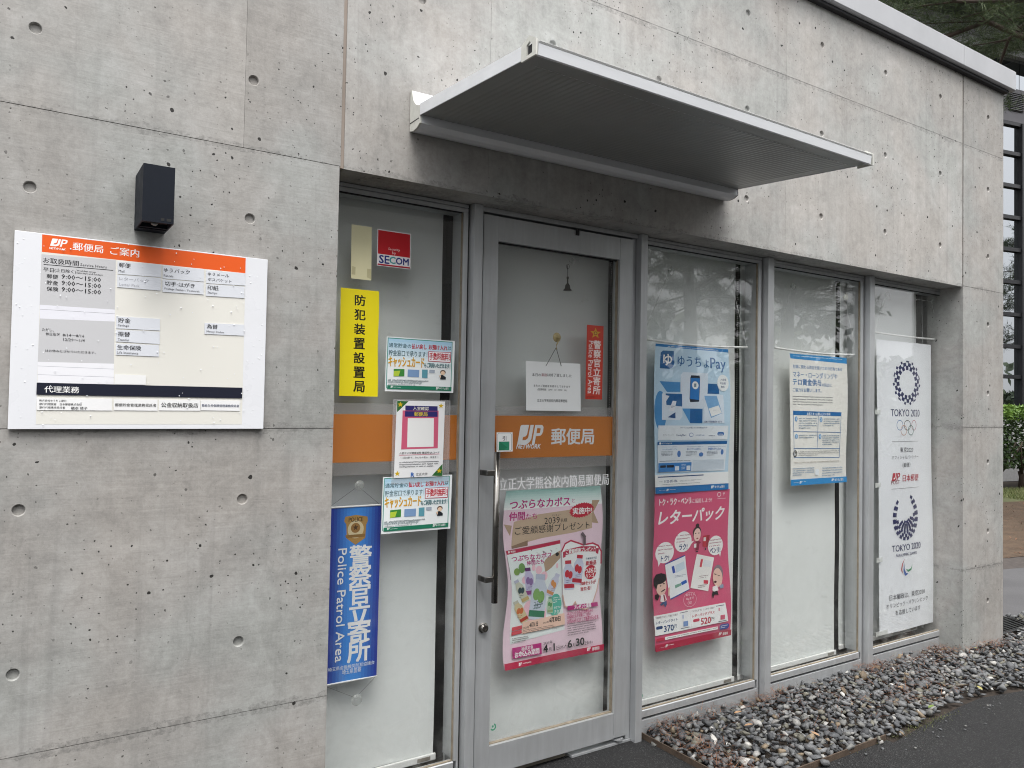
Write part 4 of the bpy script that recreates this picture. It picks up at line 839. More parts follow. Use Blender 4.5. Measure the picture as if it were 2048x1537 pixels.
 'drinks': [1.7662,0.18,1.162,0.5103,0.739,0.0104,[["G","Va8d8d0","f4f6f4",-22,-1,5115,812,8],["T","つぶらなカボス","b8287c",252,412,3076,375,2],["T","と","b8287c",3440,506,149,160,1],["Q","b39a80",[40,1389],[413,1469],[324,1903]],["Q","b39a80",[4546,625],[4977,635],[4601,1144],[4871,1679],[4459,1607]],["Q","c4ad94",[505,1320],[1684,1073],[3287,976],[4528,777],[4513,1861],[3567,1980],[1888,2086],[344,2319]],["Q","8f7660",[344,2319],[1145,2129],[1131,2350],[345,2428]],["T","仲間","b8287c",267,912,743,352,2],["T","たち","b8287c",1065,1013,556,242,1],["^",1],["X","burst","c0203a",3268,606,1387,848],["T","サンキュー","1a1a1e",2376,1128,453,68,0],["T","2039","1a1a1e",1990,1241,784,276,0],["T","名様","1a1a1e",2813,1325,357,167,0],["T","ご愛顧感謝プレゼント","1a1a1e",549,1622,3829,159,0],["T","実施中!","f4f4f2",3466,974,1052,165,2],["Q","9a8a90",[68,2480],[2801,2243],[2895,3920],[127,3707]],["Q","e8f0ee",[77,2502],[2791,2264],[2930,4085],[3096,6180],[341,6387],[193,4132]],["Q","b8244a",[58,2500],[2785,2255],[2792,2404],[85,2652]],["^",1],["J","f4f4f2","b8244a",151,2514,118,78],["T","郵便局","f4f4f2",299,2496,213,87,1],["T","つぶらなカボス","b8287c",286,2728,2052,237,2],["T","仲間たち","b8287c",1010,2993,886,186,2],["Q","b39a80",[2009,3000],[2804,2701],[2806,3024],[2325,3404],[1964,3578],[1896,3148]],["^",1],["E","1a1a1e",2527,2769,194,166],["E","f2c4d0",1250,3187,195,257],["E","f2c4d0",1443,3260,359,353],["E","f2c4d0",1704,3524,394,413],["E","f2c4d0",716,3626,255,314],["E","f2c4d0",2556,3241,135,228],["E","f2c4d0",1201,4773,912,1223],["E","f2c4d0",852,4677,642,864],["^",1],["E","7fa054",323,3247,299,303],["E","6f9a58",570,3053,334,424],["Q","c4bedc",[902,3374],[1166,3376],[1191,3475],[1312,3650],[1438,4470],[1408,4518],[1010,4508],[965,4458],[840,3644],[907,3473]],["^",1],["Q","5a1c60",[877,3275],[1160,3277],[1183,3425],[900,3423]],["Q","8a2c80",[934,4261],[1408,4271],[1435,4445],[961,4433]],["E","8a6aa0",922,3673,212,318],["E","8a6aa0",1083,3737,213,318],["F","6a5a90",982,4075,268,154,2],["Q","c9cbb8",[337,3857],[535,3790],[590,3866],[747,3979],[1152,4629],[1148,4678],[847,4775],[794,4744],[392,4098],[378,3938]],["^",1],["Q","b8bcd0",[282,3782],[493,3710],[566,3827],[354,3899]],["Q","c8b070",[696,4587],[1054,4470],[1140,4609],[781,4725]],["E","2e4a50",513,4069,181,270],["E","2e4a50",657,4080,182,270],["F","3a4a50",579,4386,229,131,2],["Q","d2c49c",[348,4743],[555,4664],[612,4735],[775,4835],[1194,5444],[1189,5492],[874,5607],[819,5581],[405,4974],[391,4819]],["^",1],["Q","c0c0b0",[291,4673],[512,4588],[587,4698],[366,4782]],["Q","b03c28",[718,5433],[1092,5296],[1181,5426],[806,5562]],["E","d07038",527,4934,195,261],["E","d07038",677,4936,195,261],["F","a05030",594,5228,246,132,2],["Q","cdd0e2",[2521,3732],[2746,3832],[2715,3907],[2726,4066],[2405,4643],[2354,4663],[2023,4510],[2010,4461],[2327,3886],[2475,3799]],["^",1],["Q","c8cce0",[2552,3658],[2793,3765],[2734,3871],[2494,3764]],["Q","d09060",[2087,4322],[2483,4504],[2415,4626],[2020,4444]],["E","d8904a",2294,3946,191,265],["E","d8904a",2397,4048,192,265],["F","a07060",2310,4299,242,129,2],["^",1],["Q","ccd4e2",[1450,3737],[1921,3813],[1928,3970],[2079,4269],[1993,5543],[1920,5607],[1219,5475],[1158,5386],[1240,4129],[1424,3888]],["^",1],["Q","b8c0d4",[1444,3581],[1949,3660],[1933,3893],[1429,3812]],["Q","2f7a58",[1178,5082],[2014,5235],[1996,5504],[1160,5348]],["E","7fae60",1318,4210,372,510],["E","7fae60",1579,4351,374,513],["F","3a6a60",1400,4863,471,256,2],["T","つぶらな","2a4a50",1392,4747,491,188,0],["T","カボス","2a4a50",1409,4890,388,176,0],["E","5ab8a4",2234,4566,687,952],["^",1],["Q","b8d0b0",[2183,4711],[2349,4725],[2359,4781],[2425,4883],[2456,5341],[2435,5367],[2186,5343],[2160,5313],[2129,4857],[2181,4766]],["^",1],["Q","7a9a80",[2174,4655],[2351,4670],[2357,4753],[2179,4738]],["Q","9ab080",[2153,5203],[2449,5230],[2456,5328],[2159,5300]],["E","5a9a60",2171,4879,131,182],["E","5a9a60",2268,4922,132,182],["F","3a6a50",2204,5108,167,91,2],["T","かぼすの","f4f4f2",2502,5103,367,115,1],["T","チカラ","f4f4f2",2519,5265,392,177,1],["F","f4f4f2",2449,4685,402,290,3],["Q","ecc8b4",[892,5551],[3072,5459],[3095,5943],[2359,5996],[896,6041]],["Q","d0505a",[364,5693],[855,5667],[875,5819],[372,5852]],["Q","d0505a",[366,5872],[857,5847],[877,5999],[374,6031]],["T","2021年","1a1a1e",909,5734,317,118,0],["T","4月1日","1a1a1e",1240,5626,433,192,2],["T","2021年","1a1a1e",1931,5677,311,91,0],["T","6月30日","1a1a1e",2280,5549,575,213,2],["F","5a4a4a",926,5865,1582,179,3],["F","5a4a4a",415,6122,800,225,3],["F","6a5a50",2391,5948,668,123,3],["Q","f2f4f4",[2838,2731],[3022,2424],[3328,2315],[3742,2459],[4021,2566],[4550,2530],[4873,2669],[5071,2938],[5126,3473],[5055,4160],[4894,4695],[4628,5213],[4276,5441],[3788,5308],[3667,5036],[3445,5290],[3104,5178],[2967,4679]],["^",1],["L","b8244a",55,[2838,2731],[3022,2424],[3328,2315],[3742,2459],[4021,2566],[4550,2530],[4873,2669],[5071,2938],[5126,3473]],["L","e0b8a8",45,[5055,4160],[4894,4695],[4628,5213],[4276,5441],[3788,5308],[3667,5036],[3445,5290],[3104,5178],[2967,4679]],["L","6a5a60",110,[3950,2065],[4073,2213],[4091,2531]],["Q","b8244a",[3040,2696],[3917,2612],[4747,2686],[4748,2922],[3918,2845],[3042,2926]],["Q","b8244a",[2906,2778],[3041,2750],[3052,2994],[2917,3040]],["Q","b8244a",[4765,2771],[4927,2785],[4909,3048],[4766,2979]],["^",1],["T","ご愛顧感謝プレゼント","f4f4f2",3074,2685,1648,198,2],["Q","ccd2e6",[3048,3271],[3372,3283],[3394,3388],[3530,3577],[3621,4443],[3579,4493],[3094,4466],[3043,4411],[2952,3553],[3048,3375]],["^",1],["Q","c02038",[3026,3166],[3372,3179],[3389,3336],[3042,3323]],["Q","b82038",[3021,4203],[3599,4233],[3618,4417],[3040,4385]],["E","c42034",3040,3588,256,338],["E","c42034",3231,3661,258,339],["F","6a5a90",3106,4015,325,167,2],["Q","ccd2e6",[3698,3071],[4009,3121],[4009,3226],[4103,3426],[4017,4281],[3968,4324],[3505,4242],[3466,4183],[3549,3335],[3677,3173]],["^",1],["Q","c02038",[3697,2966],[4030,3019],[4015,3175],[3682,3121]],["Q","b82038",[3486,3978],[4038,4074],[4020,4255],[3468,4157]],["E","c42034",3595,3390,245,340],["E","c42034",3765,3484,246,340],["F","6a5a90",3645,3832,311,164,2],["T","今秋発売予定","2a5a78",4199,3146,639,103,0],["T","新商品","c02038",4227,3300,597,203,2],["E","c02038",4182,3501,675,637],["^",1],["T","つぶらな","f4f4f2",4218,3628,628,232,2],["T","リンゴ","f4f4f2",4289,3869,443,186,2],["T","10本セットが","c02038",3975,4180,865,181,2],["T","当たる!","c02038",3965,4424,608,182,2],["Q","b8287c",[3223,5171],[4895,5182],[4896,5361],[3224,5359]],["^",1],["T","プレゼント概要","f4f4f2",3581,5171,948,197,2],["T","本カタログの商品をお申込みの","b8286a",3207,5423,1404,162,1],["T","お客様全員を対象に、1回の","b8286a",3208,5579,1262,145,1],["T","お申込みを1口として抽選を行います。","b8286a",3209,5732,1705,210,1],["F","6a5a60",3193,5903,1509,571,6],["Q","b8287c",[404,6528],[1840,6534],[1834,7003],[408,6974]],["^",1],["T","抽選対象","f4f4f2",845,6552,579,169,1],["T","お申込み期間","f4f4f2",514,6724,1201,233,2],["T","2021年","1a1a1e",1941,6524,455,105,1],["T","4","1a1a1e",1932,6653,214,322,2],["T","月","1a1a1e",2184,6798,139,166,1],["T","1","1a1a1e",2413,6663,117,308,2],["T","日","1a1a1e",2595,6797,134,166,1],["T","(木)","1a1a1e",2761,6797,235,169,0],["T","▶","1a1a1e",3046,6801,51,88,0],["T","6","1a1a1e",3180,6649,205,320,2],["T","月","1a1a1e",3418,6806,144,157,1],["T","30","1a1a1e",3605,6634,432,323,2],["T","日","1a1a1e",4071,6813,140,157,1],["T","(水)","1a1a1e",4252,6828,222,156,0],["Q","b8244a",[-18,7117],[5110,7097],[5103,7390],[0,7390]],["^",1],["J","f4f4f2","b8244a",658,7181,163,135],["F","f4f4f2",861,7202,425,85,1],["J","f4f4f2","b8244a",4176,7114,193,152],["T","郵便局","f4f4f2",4456,7145,390,157,1]]],
 'pay': [2.6034,0.182,1.8272,0.5104,0.7185,0.0108,[["Q","1a7cc0",[0,0],[5104,0],[5103,168],[1,123]],["F","f4f4f2",822,59,3516,61,1],["Q","4a92cc",[342,1792],[1667,1804],[1661,2272],[814,2298]],["E","4a92cc",17,2251,749,1936],["Q","0e5f9c",[3522,1808],[4140,1810],[4289,2134],[4289,2313],[3459,2322]],["Q","4a92cc",[1752,3092],[2278,3090],[2259,3791]],["Q","0e5f9c",[2278,3090],[3102,3095],[3094,3806],[2247,3805]],["Q","0e5f9c",[360,416],[508,308],[1220,290],[1282,872],[1184,1079],[986,1174],[338,1169]],["^",1],["T","ゆ","f4f4f2",548,463,556,547,2],["T","ゆうちょ","0e5f9c",1493,507,2115,513,1],["T","Pay","0e5f9c",3728,537,1107,630,1],["Q","dfe9f4",[1847,1295],[3544,1297],[3459,2277],[3123,3065],[1631,3051],[1686,1462]],["Q","dfe9f4",[560,2334],[1769,2350],[1761,3480],[1593,3654],[471,3653],[490,2421]],["Q","dfe9f4",[3291,2341],[4569,2350],[4673,3797],[3165,3796],[3165,2463]],["^",1],["Q","10243c",[2377,1433],[2935,1434],[2977,1556],[2874,2734],[2277,2763],[2236,2604],[2324,1552]],["Q","0e5f9c",[716,2372],[1757,2371],[1751,2991],[759,2926]],["Q","7fb0dc",[3228,2431],[4096,2408],[4480,3293],[3689,3541],[3270,2578]],["^",1],["Q","1a78c4",[2349,1566],[2956,1563],[2853,2647],[2257,2603]],["E","f4f4f2",2419,1724,434,395],["Q","eef0f6",[1152,2717],[1390,2740],[1233,3244],[917,3179]],["Q","e8ecf4",[560,2419],[953,2494],[758,2727],[603,2958],[515,2648]],["Q","1f4f8a",[821,3521],[1313,3272],[1314,3572]],["Q","f4f4f2",[3521,3072],[4223,2896],[4458,3278],[3732,3467]],["^",1],["Q","7c8c98",[2555,1836],[2707,1831],[2695,2007],[2547,2012]],["F","1f4f7a",1054,2948,198,139,2],["F","a8b4c0",3817,3126,427,52,2],["E","f2f4f4",4162,1325,822,848],["^",1],["T","入会金","1a3f74",4399,1516,412,120,1],["T","年会費","1a3f74",4364,1718,403,106,1],["T","無料","1a3f74",4411,1890,268,112,1],["T","口座の残高確認もできる","1a3f74",3219,3679,1259,84,1],["Q","e9eef2",[228,3917],[4956,3925],[4922,4627],[199,4622]],["^",1],["T","ゆうちょPay が使えるお店は順次拡大中!","1a3f74",1624,3996,1805,71,1],["F","8a96a2",291,4136,4548,2,1],["T","セブン‐イレブン","9aa0a8",498,4322,697,87,0],["T","FamilyMart","2a4a80",1370,4358,633,87,1],["O","2f62a8",2190,4274,290,204,9],["U","1f6ab4",4169,4251,477,173,0.45],["^",1],["T","welcia","f4f4f2",4245,4304,324,86,1],["F","6a8ab8",2643,4350,644,97,1],["F","1a3f74",3548,4392,405,80,1],["Q","0e5f9c",[165,4696],[4914,4707],[4898,4865],[159,4858]],["Q","e6edf3",[159,4858],[4898,4865],[4812,6207],[169,6170]],["^",1],["T","ゆうちょPayとは","f4f4f2",415,4747,659,77,1],["U","f4f4f2",261,4729,120,100,0.3],["F","4a78b0",451,4934,957,45,1],["T","カンタン&スピーディ","2a6ab4",451,5028,940,77,1],["F","50607a",390,5157,722,245,4],["F","4a78b0",2048,4942,1128,48,1],["T","使いすぎも心配なし","2a6ab4",2048,5039,981,79,1],["F","50607a",1984,5171,752,250,4],["F","4a78b0",3510,4950,1287,49,1],["T","登録もかんたん","2a6ab4",3510,5049,1018,80,1],["F","50607a",3443,5183,780,255,4],["E","4f7fc0",1409,5141,231,317],["E","4f7fc0",2882,5255,312,210],["E","4f7fc0",4460,5126,201,278],["Q","3a84c8",[193,5720],[2388,5725],[2367,6147],[186,6158]],["F","5a6878",267,5598,2034,72,1],["^",1],["U","10182c",303,5831,360,113,0.2],["U","10182c",732,5829,463,120,0.2],["U","e6edf3",1264,5893,272,211,0.1],["U","e6edf3",2043,5887,266,223,0.1],["F","a8bccc",2464,5622,2252,556,14],["F","d8e6f4",1694,5787,285,284,4],["Q","f2f3f2",[-51,6275],[5062,6278],[5105,6870],[-29,6858]],["^",1],["Q","1a3f74",[153,6366],[3268,6361],[3257,6412],[147,6416]],["T","0120-397-186","1a3f74",564,6545,858,128,1],["F","7a8490",1591,6578,1566,81,2],["F","7a8490",223,6578,256,56,2],["F","5a6470",377,6730,2615,52,1],["Q","1a72b4",[-19,6878],[5105,6878],[5112,7185],[7,7178]],["^",1],["J","f4f4f2","1a72b4",694,6970,173,104],["F","f4f4f2",901,6994,410,51,1],["F","f4f4f2",192,7007,444,35,1],["J","f4f4f2","1a72b4",3813,6943,236,136],["T","ゆうちょ銀行","f4f4f2",4098,6952,710,131,1]]],
 'letter': [2.6157,0.186,1.11,0.5202,0.7477,0.0079,[["T","トク・ラク・ベンリ","f4f4f2",311,279,2071,311,2],["T","に活用しよう!","f4f4f2",2443,374,1442,218,1],["T","レターパック","f4f4f2",245,856,4658,670,2,"i"],["O","f4f4f2",4273,128,287,235,12],["T","〒","f4f4f2",4625,170,289,146,1],["F","f4f4f2",4297,429,630,54,1],["E","f4f4f2",141,2344,1200,1022],["Q","f4f4f2",[302,3196],[513,3266],[361,3490]],["^",1],["T","トク!","1a3f74",512,2989,520,266,2],["F","a85a70",311,2461,898,516,3],["E","f4f4f2",1353,1921,1179,1016],["Q","f4f4f2",[2491,2479],[2714,2440],[2453,2639]],["^",1],["T","ラク!","1a3f74",1673,2535,570,292,2],["F","a85a70",1484,2049,892,462,3],["E","f4f4f2",3735,2316,1102,1002],["Q","f4f4f2",[4537,3206],[4700,3134],[4612,3435]],["^",1],["T","ベンリ!","1a3f74",3888,2920,743,279,2],["F","a85a70",3844,2461,875,450,3],["E","2a1c20",2594,1753,595,555],["E","2a1c20",2775,1601,254,205],["^",1],["E","f2cfc4",2660,1839,511,645],["^",1],["E","8a2030",2857,2313,156,60],["E","2a1c20",2739,2061,97,47],["E","2a1c20",2972,2062,98,47],["Q","8f2040",[2819,2474],[3034,2475],[3210,2555],[3093,2629],[3056,2928],[2841,2925]],["Q","c03040",[3326,2248],[3623,2240],[3588,2829],[3330,2783]],["Q","a02434",[3623,2240],[3842,2240],[3727,2853],[3588,2829]],["^",1],["U","e0d8d8",3386,2334,180,191,0.1],["Q","f4f4f2",[2704,2602],[2878,2587],[2872,2791],[2705,2793]],["Q","1a1a1e",[2842,2966],[3017,2974],[3018,3029],[2834,3020]],["Q","1a1a1e",[3528,2866],[3588,2871],[3581,2994],[3517,2989]],["Q","2a4a9c",[761,3392],[2054,3082],[2111,3141],[768,3446]],["Q","2a4a9c",[1051,5096],[2357,4775],[2369,4831],[1106,5169]],["Q","eef2f4",[768,3446],[2104,3132],[2358,4797],[1062,5110]],["Q","f2f2ee",[2928,3123],[4173,3422],[3635,5058],[2434,4756]],["^",1],["Q","2a4fb0",[1193,3575],[1360,3536],[1455,3879],[1287,3917]],["Q","d0e0ec",[1434,3529],[2037,3391],[2107,3748],[1511,3911]],["Q","2460b8",[1814,4396],[2175,4309],[2214,4462],[1853,4562]],["Q","7fae9a",[1401,4490],[1807,4436],[1823,4559],[1421,4653]],["F","607090",1400,4141,754,-118,2],["Q","d02c48",[3216,3406],[3374,3432],[3258,3822],[3112,3781]],["Q","e4e8ec",[3414,3449],[3973,3578],[3875,3875],[3337,3773]],["Q","d02c48",[3361,4464],[3679,4523],[3649,4700],[3343,4642]],["F","907078",3045,4214,673,174,2],["F","907078",2930,4669,632,174,2],["E","eac4b4",182,3974,665,926],["Q","1a1418",[46,4040],[189,3843],[514,3807],[807,3900],[852,4170],[625,4307],[298,4341],[209,4569],[46,4355]],["^",1],["Q","1a1418",[463,4714],[608,4636],[754,4598],[773,4640],[626,4691],[517,4733]],["E","2a1c20",414,4392,110,58],["E","2a1c20",625,4307,117,59],["Q","f0e4e4",[481,4848],[737,4849],[829,5125],[628,5235],[410,5158]],["Q","8a2030",[609,4862],[693,4871],[756,5143],[672,5187]],["Q","1a3f74",[519,5223],[811,5176],[812,5362],[702,5483],[629,5315],[447,5374],[392,5302]],["Q","2a1418",[101,4808],[264,4786],[373,4916],[265,5102],[102,4992]],["Q","eac4b4",[956,4606],[1085,4512],[995,4983],[921,4948]],["E","8a7a84",4055,3808,678,845],["^",1],["E","eac4b4",4004,3970,658,957],["^",1],["E","4a1c20",4061,4587,183,116],["L","5a4a50",12,[4098,4201],[4281,4301],[4465,4374]],["E","2a1c20",4127,4245,93,51],["E","2a1c20",4383,4339,94,51],["Q","f4f0f0",[3942,4868],[4245,4829],[4328,5089],[4045,5143],[3903,5045]],["Q","1a1418",[3904,5128],[4247,5094],[4310,5339],[4167,5268],[3985,5276],[3947,5467],[3865,5263]],["Q","8fa0b8",[4408,4873],[4673,4787],[4695,4986],[4470,5019]],["O","f0c8d4",1893,4944,887,724,8],["T","A4サイズ","f8e0e6",2064,4989,616,147,0],["T","4kgまで","f8e0e6",2065,5193,539,140,0],["T","OK!","f8e0e6",2169,5394,262,138,0],["Q","f2f3f2",[-60,5793],[4740,5748],[4956,6710],[-12,6738]],["^",1],["L","d0b0b8",8,[2299,5827],[2368,6660]],["T","「郵便受けまで」手軽にお届け","5a3a48",61,5862,1417,106,0],["T","レターパックライト","1a3f74",46,6093,1402,108,2,"i"],["T","「お手元まで」しっかりお届け","5a3a48",2418,5853,1555,101,0],["T","レターパックプラス","c02844",2436,6073,1555,118,2,"i"],["T","370","1a3f74",542,6356,626,261,2],["T","円","1a3f74",1213,6364,158,166,0],["T","520","c02844",3025,6329,683,295,2],["T","円","1a1a1e",3763,6362,180,174,0],["U","1a3f74",47,6314,416,143,0.45],["U","d04860",2479,6296,448,141,0.45],["L","3a3a5a",22,[1610,5871],[2122,5857]],["L","3a3a5a",22,[1655,6624],[2219,6622]],["L","3a3a5a",22,[4090,5855],[4637,5855]],["L","3a3a5a",22,[4249,6645],[4816,6645]],["R","a8b4dc",1762,5980,81,180],["R","6a90c8",1812,6304,320,245],["R","e0a0a8",4244,5962,104,154],["R","d06078",4384,6344,311,227],["Q","c02848",[40,6878],[535,6868],[551,7016],[79,7028]],["Q","f6f4f2",[575,6863],[4200,6874],[4208,7016],[588,7005]],["U","2a3f98",4336,6809,675,265,0.45],["^",1],["F","6a5a62",704,6896,3446,85,1],["F","f4f4f2",4405,6853,501,172,2],["Q","b01c40",[-17,7159],[5204,7159],[5200,7457],[5,7483]],["^",1],["J","f4f4f2","b01c40",613,7226,170,125],["F","f4f4f2",813,7243,389,77,1],["F","e8c0cc",231,7294,336,59,1],["J","f4f4f2","b01c40",4288,7204,207,134],["T","郵便局","f4f4f2",4580,7231,364,144,1]]],
 'funds': [3.6082,0.182,1.832,0.5187,0.7266,0.011,[["Q","2a8ccc",[0,0],[5187,0],[5183,346],[73,272]],["F","f4f4f2",331,79,4431,72,1],["T","犯罪に関わる資金を隠すための行為である","1a6aa8",289,595,4388,209,1],["T","マネー・ローンダリングや","1a6aa8",290,961,3918,342,1],["T","テロ資金供与","1a6aa8",263,1401,2450,288,2],["T","の防止に","1a6aa8",2774,1557,878,184,1],["T","ご協力をお願いします。","1a6aa8",250,1876,2462,223,1],["F","7a7c80",237,2294,3499,590,4],["Q","1a6aa8",[254,3146],[4562,3193],[4560,3419],[255,3381]],["^",1],["T","お客さまへお願いしたい事項","f4f4f2",1423,3225,2097,165,1],["L","1a6aa8",22,[254,3146],[291,5713]],["L","1a6aa8",22,[4562,3193],[4508,5808]],["L","1a6aa8",22,[291,5713],[4508,5808]],["L","1a6aa8",22,[258,4290],[4552,4356]],["L","1a6aa8",22,[261,5213],[4544,5297]],["L","1a6aa8",22,[2409,3399],[2330,5250]],["E","6aa4d4",369,3452,230,288],["^",1],["T","1","f4f4f2",441,3515,86,162,1],["E","6aa4d4",2528,3490,252,275],["^",1],["T","2","f4f4f2",2602,3554,104,147,1],["E","6aa4d4",372,4425,229,270],["^",1],["T","3","f4f4f2",444,4488,86,144,1],["E","6aa4d4",2451,4446,251,276],["^",1],["T","4","f4f4f2",2525,4510,103,147,1],["F","5f7f9c",685,3504,1574,667,5],["F","5f7f9c",2886,3525,1515,513,4],["F","5f7f9c",687,4443,1571,259,2],["F","5f7f9c",2792,4484,1600,617,5],["O","1a1a1e",204,5320,314,378,18],["T","!","1a1a1e",318,5392,86,233,2],["F","9a9a9a",603,5359,3815,299,3],["F","b0a8a0",291,5944,4184,141,1],["F","7090b0",151,6280,1926,469,4],["F","7090b0",2815,6312,1960,574,4],["U","e9eef2",2165,6427,323,332,0.1],["Q","2a8ccc",[-1,6931],[5191,6933],[5187,7266],[0,7266]],["^",1],["J","f4f4f2","2a8ccc",749,7039,200,130],["F","f4f4f2",977,7045,345,62,1],["F","f4f4f2",239,7079,425,46,1],["J","f4f4f2","2a8ccc",3708,7007,241,134],["T","ゆうちょ銀行","f4f4f2",4011,6996,853,169,1]]],
 'games': [4.4393,0.186,1.9616,0.6077,1.799,0.051,[["X","ring","1c1f58",1684,1150,2971,2815],["T","TOKYO 2020","1c1f58",1395,4238,3177,448,1],["O","4a7ab0",1951,4909,671,648,17],["O","2a2a2e",2712,4909,757,652,17],["O","b0606a",3572,4909,588,656,17],["O","c89a80",2356,5226,665,652,17],["O","3a7a6a",3156,5228,662,644,17],["L","3a3a40",12,[1439,6252],[4404,6248]],["T","東京2020","4a4a50",2262,6639,1501,256,0],["T","オフィシャルパートナー","4a4a50",1378,7122,3047,242,0],["T","（郵便）","4a4a50",2514,7595,896,259,0],["J","b82a3c","f4f4f2",1378,8198,874,499],["T","POST","8a4048",1303,8703,903,126,0],["T","日本郵便","b82a3c",2532,8327,1908,438,1],["L","3a3a40",12,[1310,9177],[4475,9170]],["X","fan","1c1f58",1451,9517,2870,2926],["T","TOKYO 2020","1c1f58",1375,12675,3209,393,1],["T","PARALYMPIC GAMES","1c1f58",1754,13230,2355,176,0],["X","agitos","",2232,13549,1338,1107],["T","日本郵政は、東京2020","2e2e38",1028,15713,3954,264,0],["T","オリンピック・パラリンピック","2e2e38",689,16195,4623,277,0],["T","を応援しています","2e2e38",1579,16692,2850,266,0]]],
 'pull': [1.6786,0.128,1.4082,0.0779,0.0788,0.0017,[["L","303030",9,[58,72],[84,30],[673,27],[728,86],[722,700],[686,761],[90,754],[37,698],[58,72]],["T","引","1a1a1e",255,148,245,189,1],["Q","2f8f6a",[104,377],[617,377],[612,727],[99,731]],["^",1],["Q","237a58",[166,379],[520,616],[340,717],[99,731]]]],
 'band': [1.694,0.1715,1.4756,0.6346,0.1773,0.0,[["J","efefef","c8701a",1133,381,1369,829],["T","NETWORK","efefef",1089,1198,1272,189,2,"i"],["T","郵便局","efefef",2906,549,2358,672,2]]],
 'name': [1.7136,0.1715,1.2189,0.5883,0.0515,0.0011,[["T","立正大学熊谷校内簡易郵便局","f4f4f4",0,0,5883,515,1]]]
}

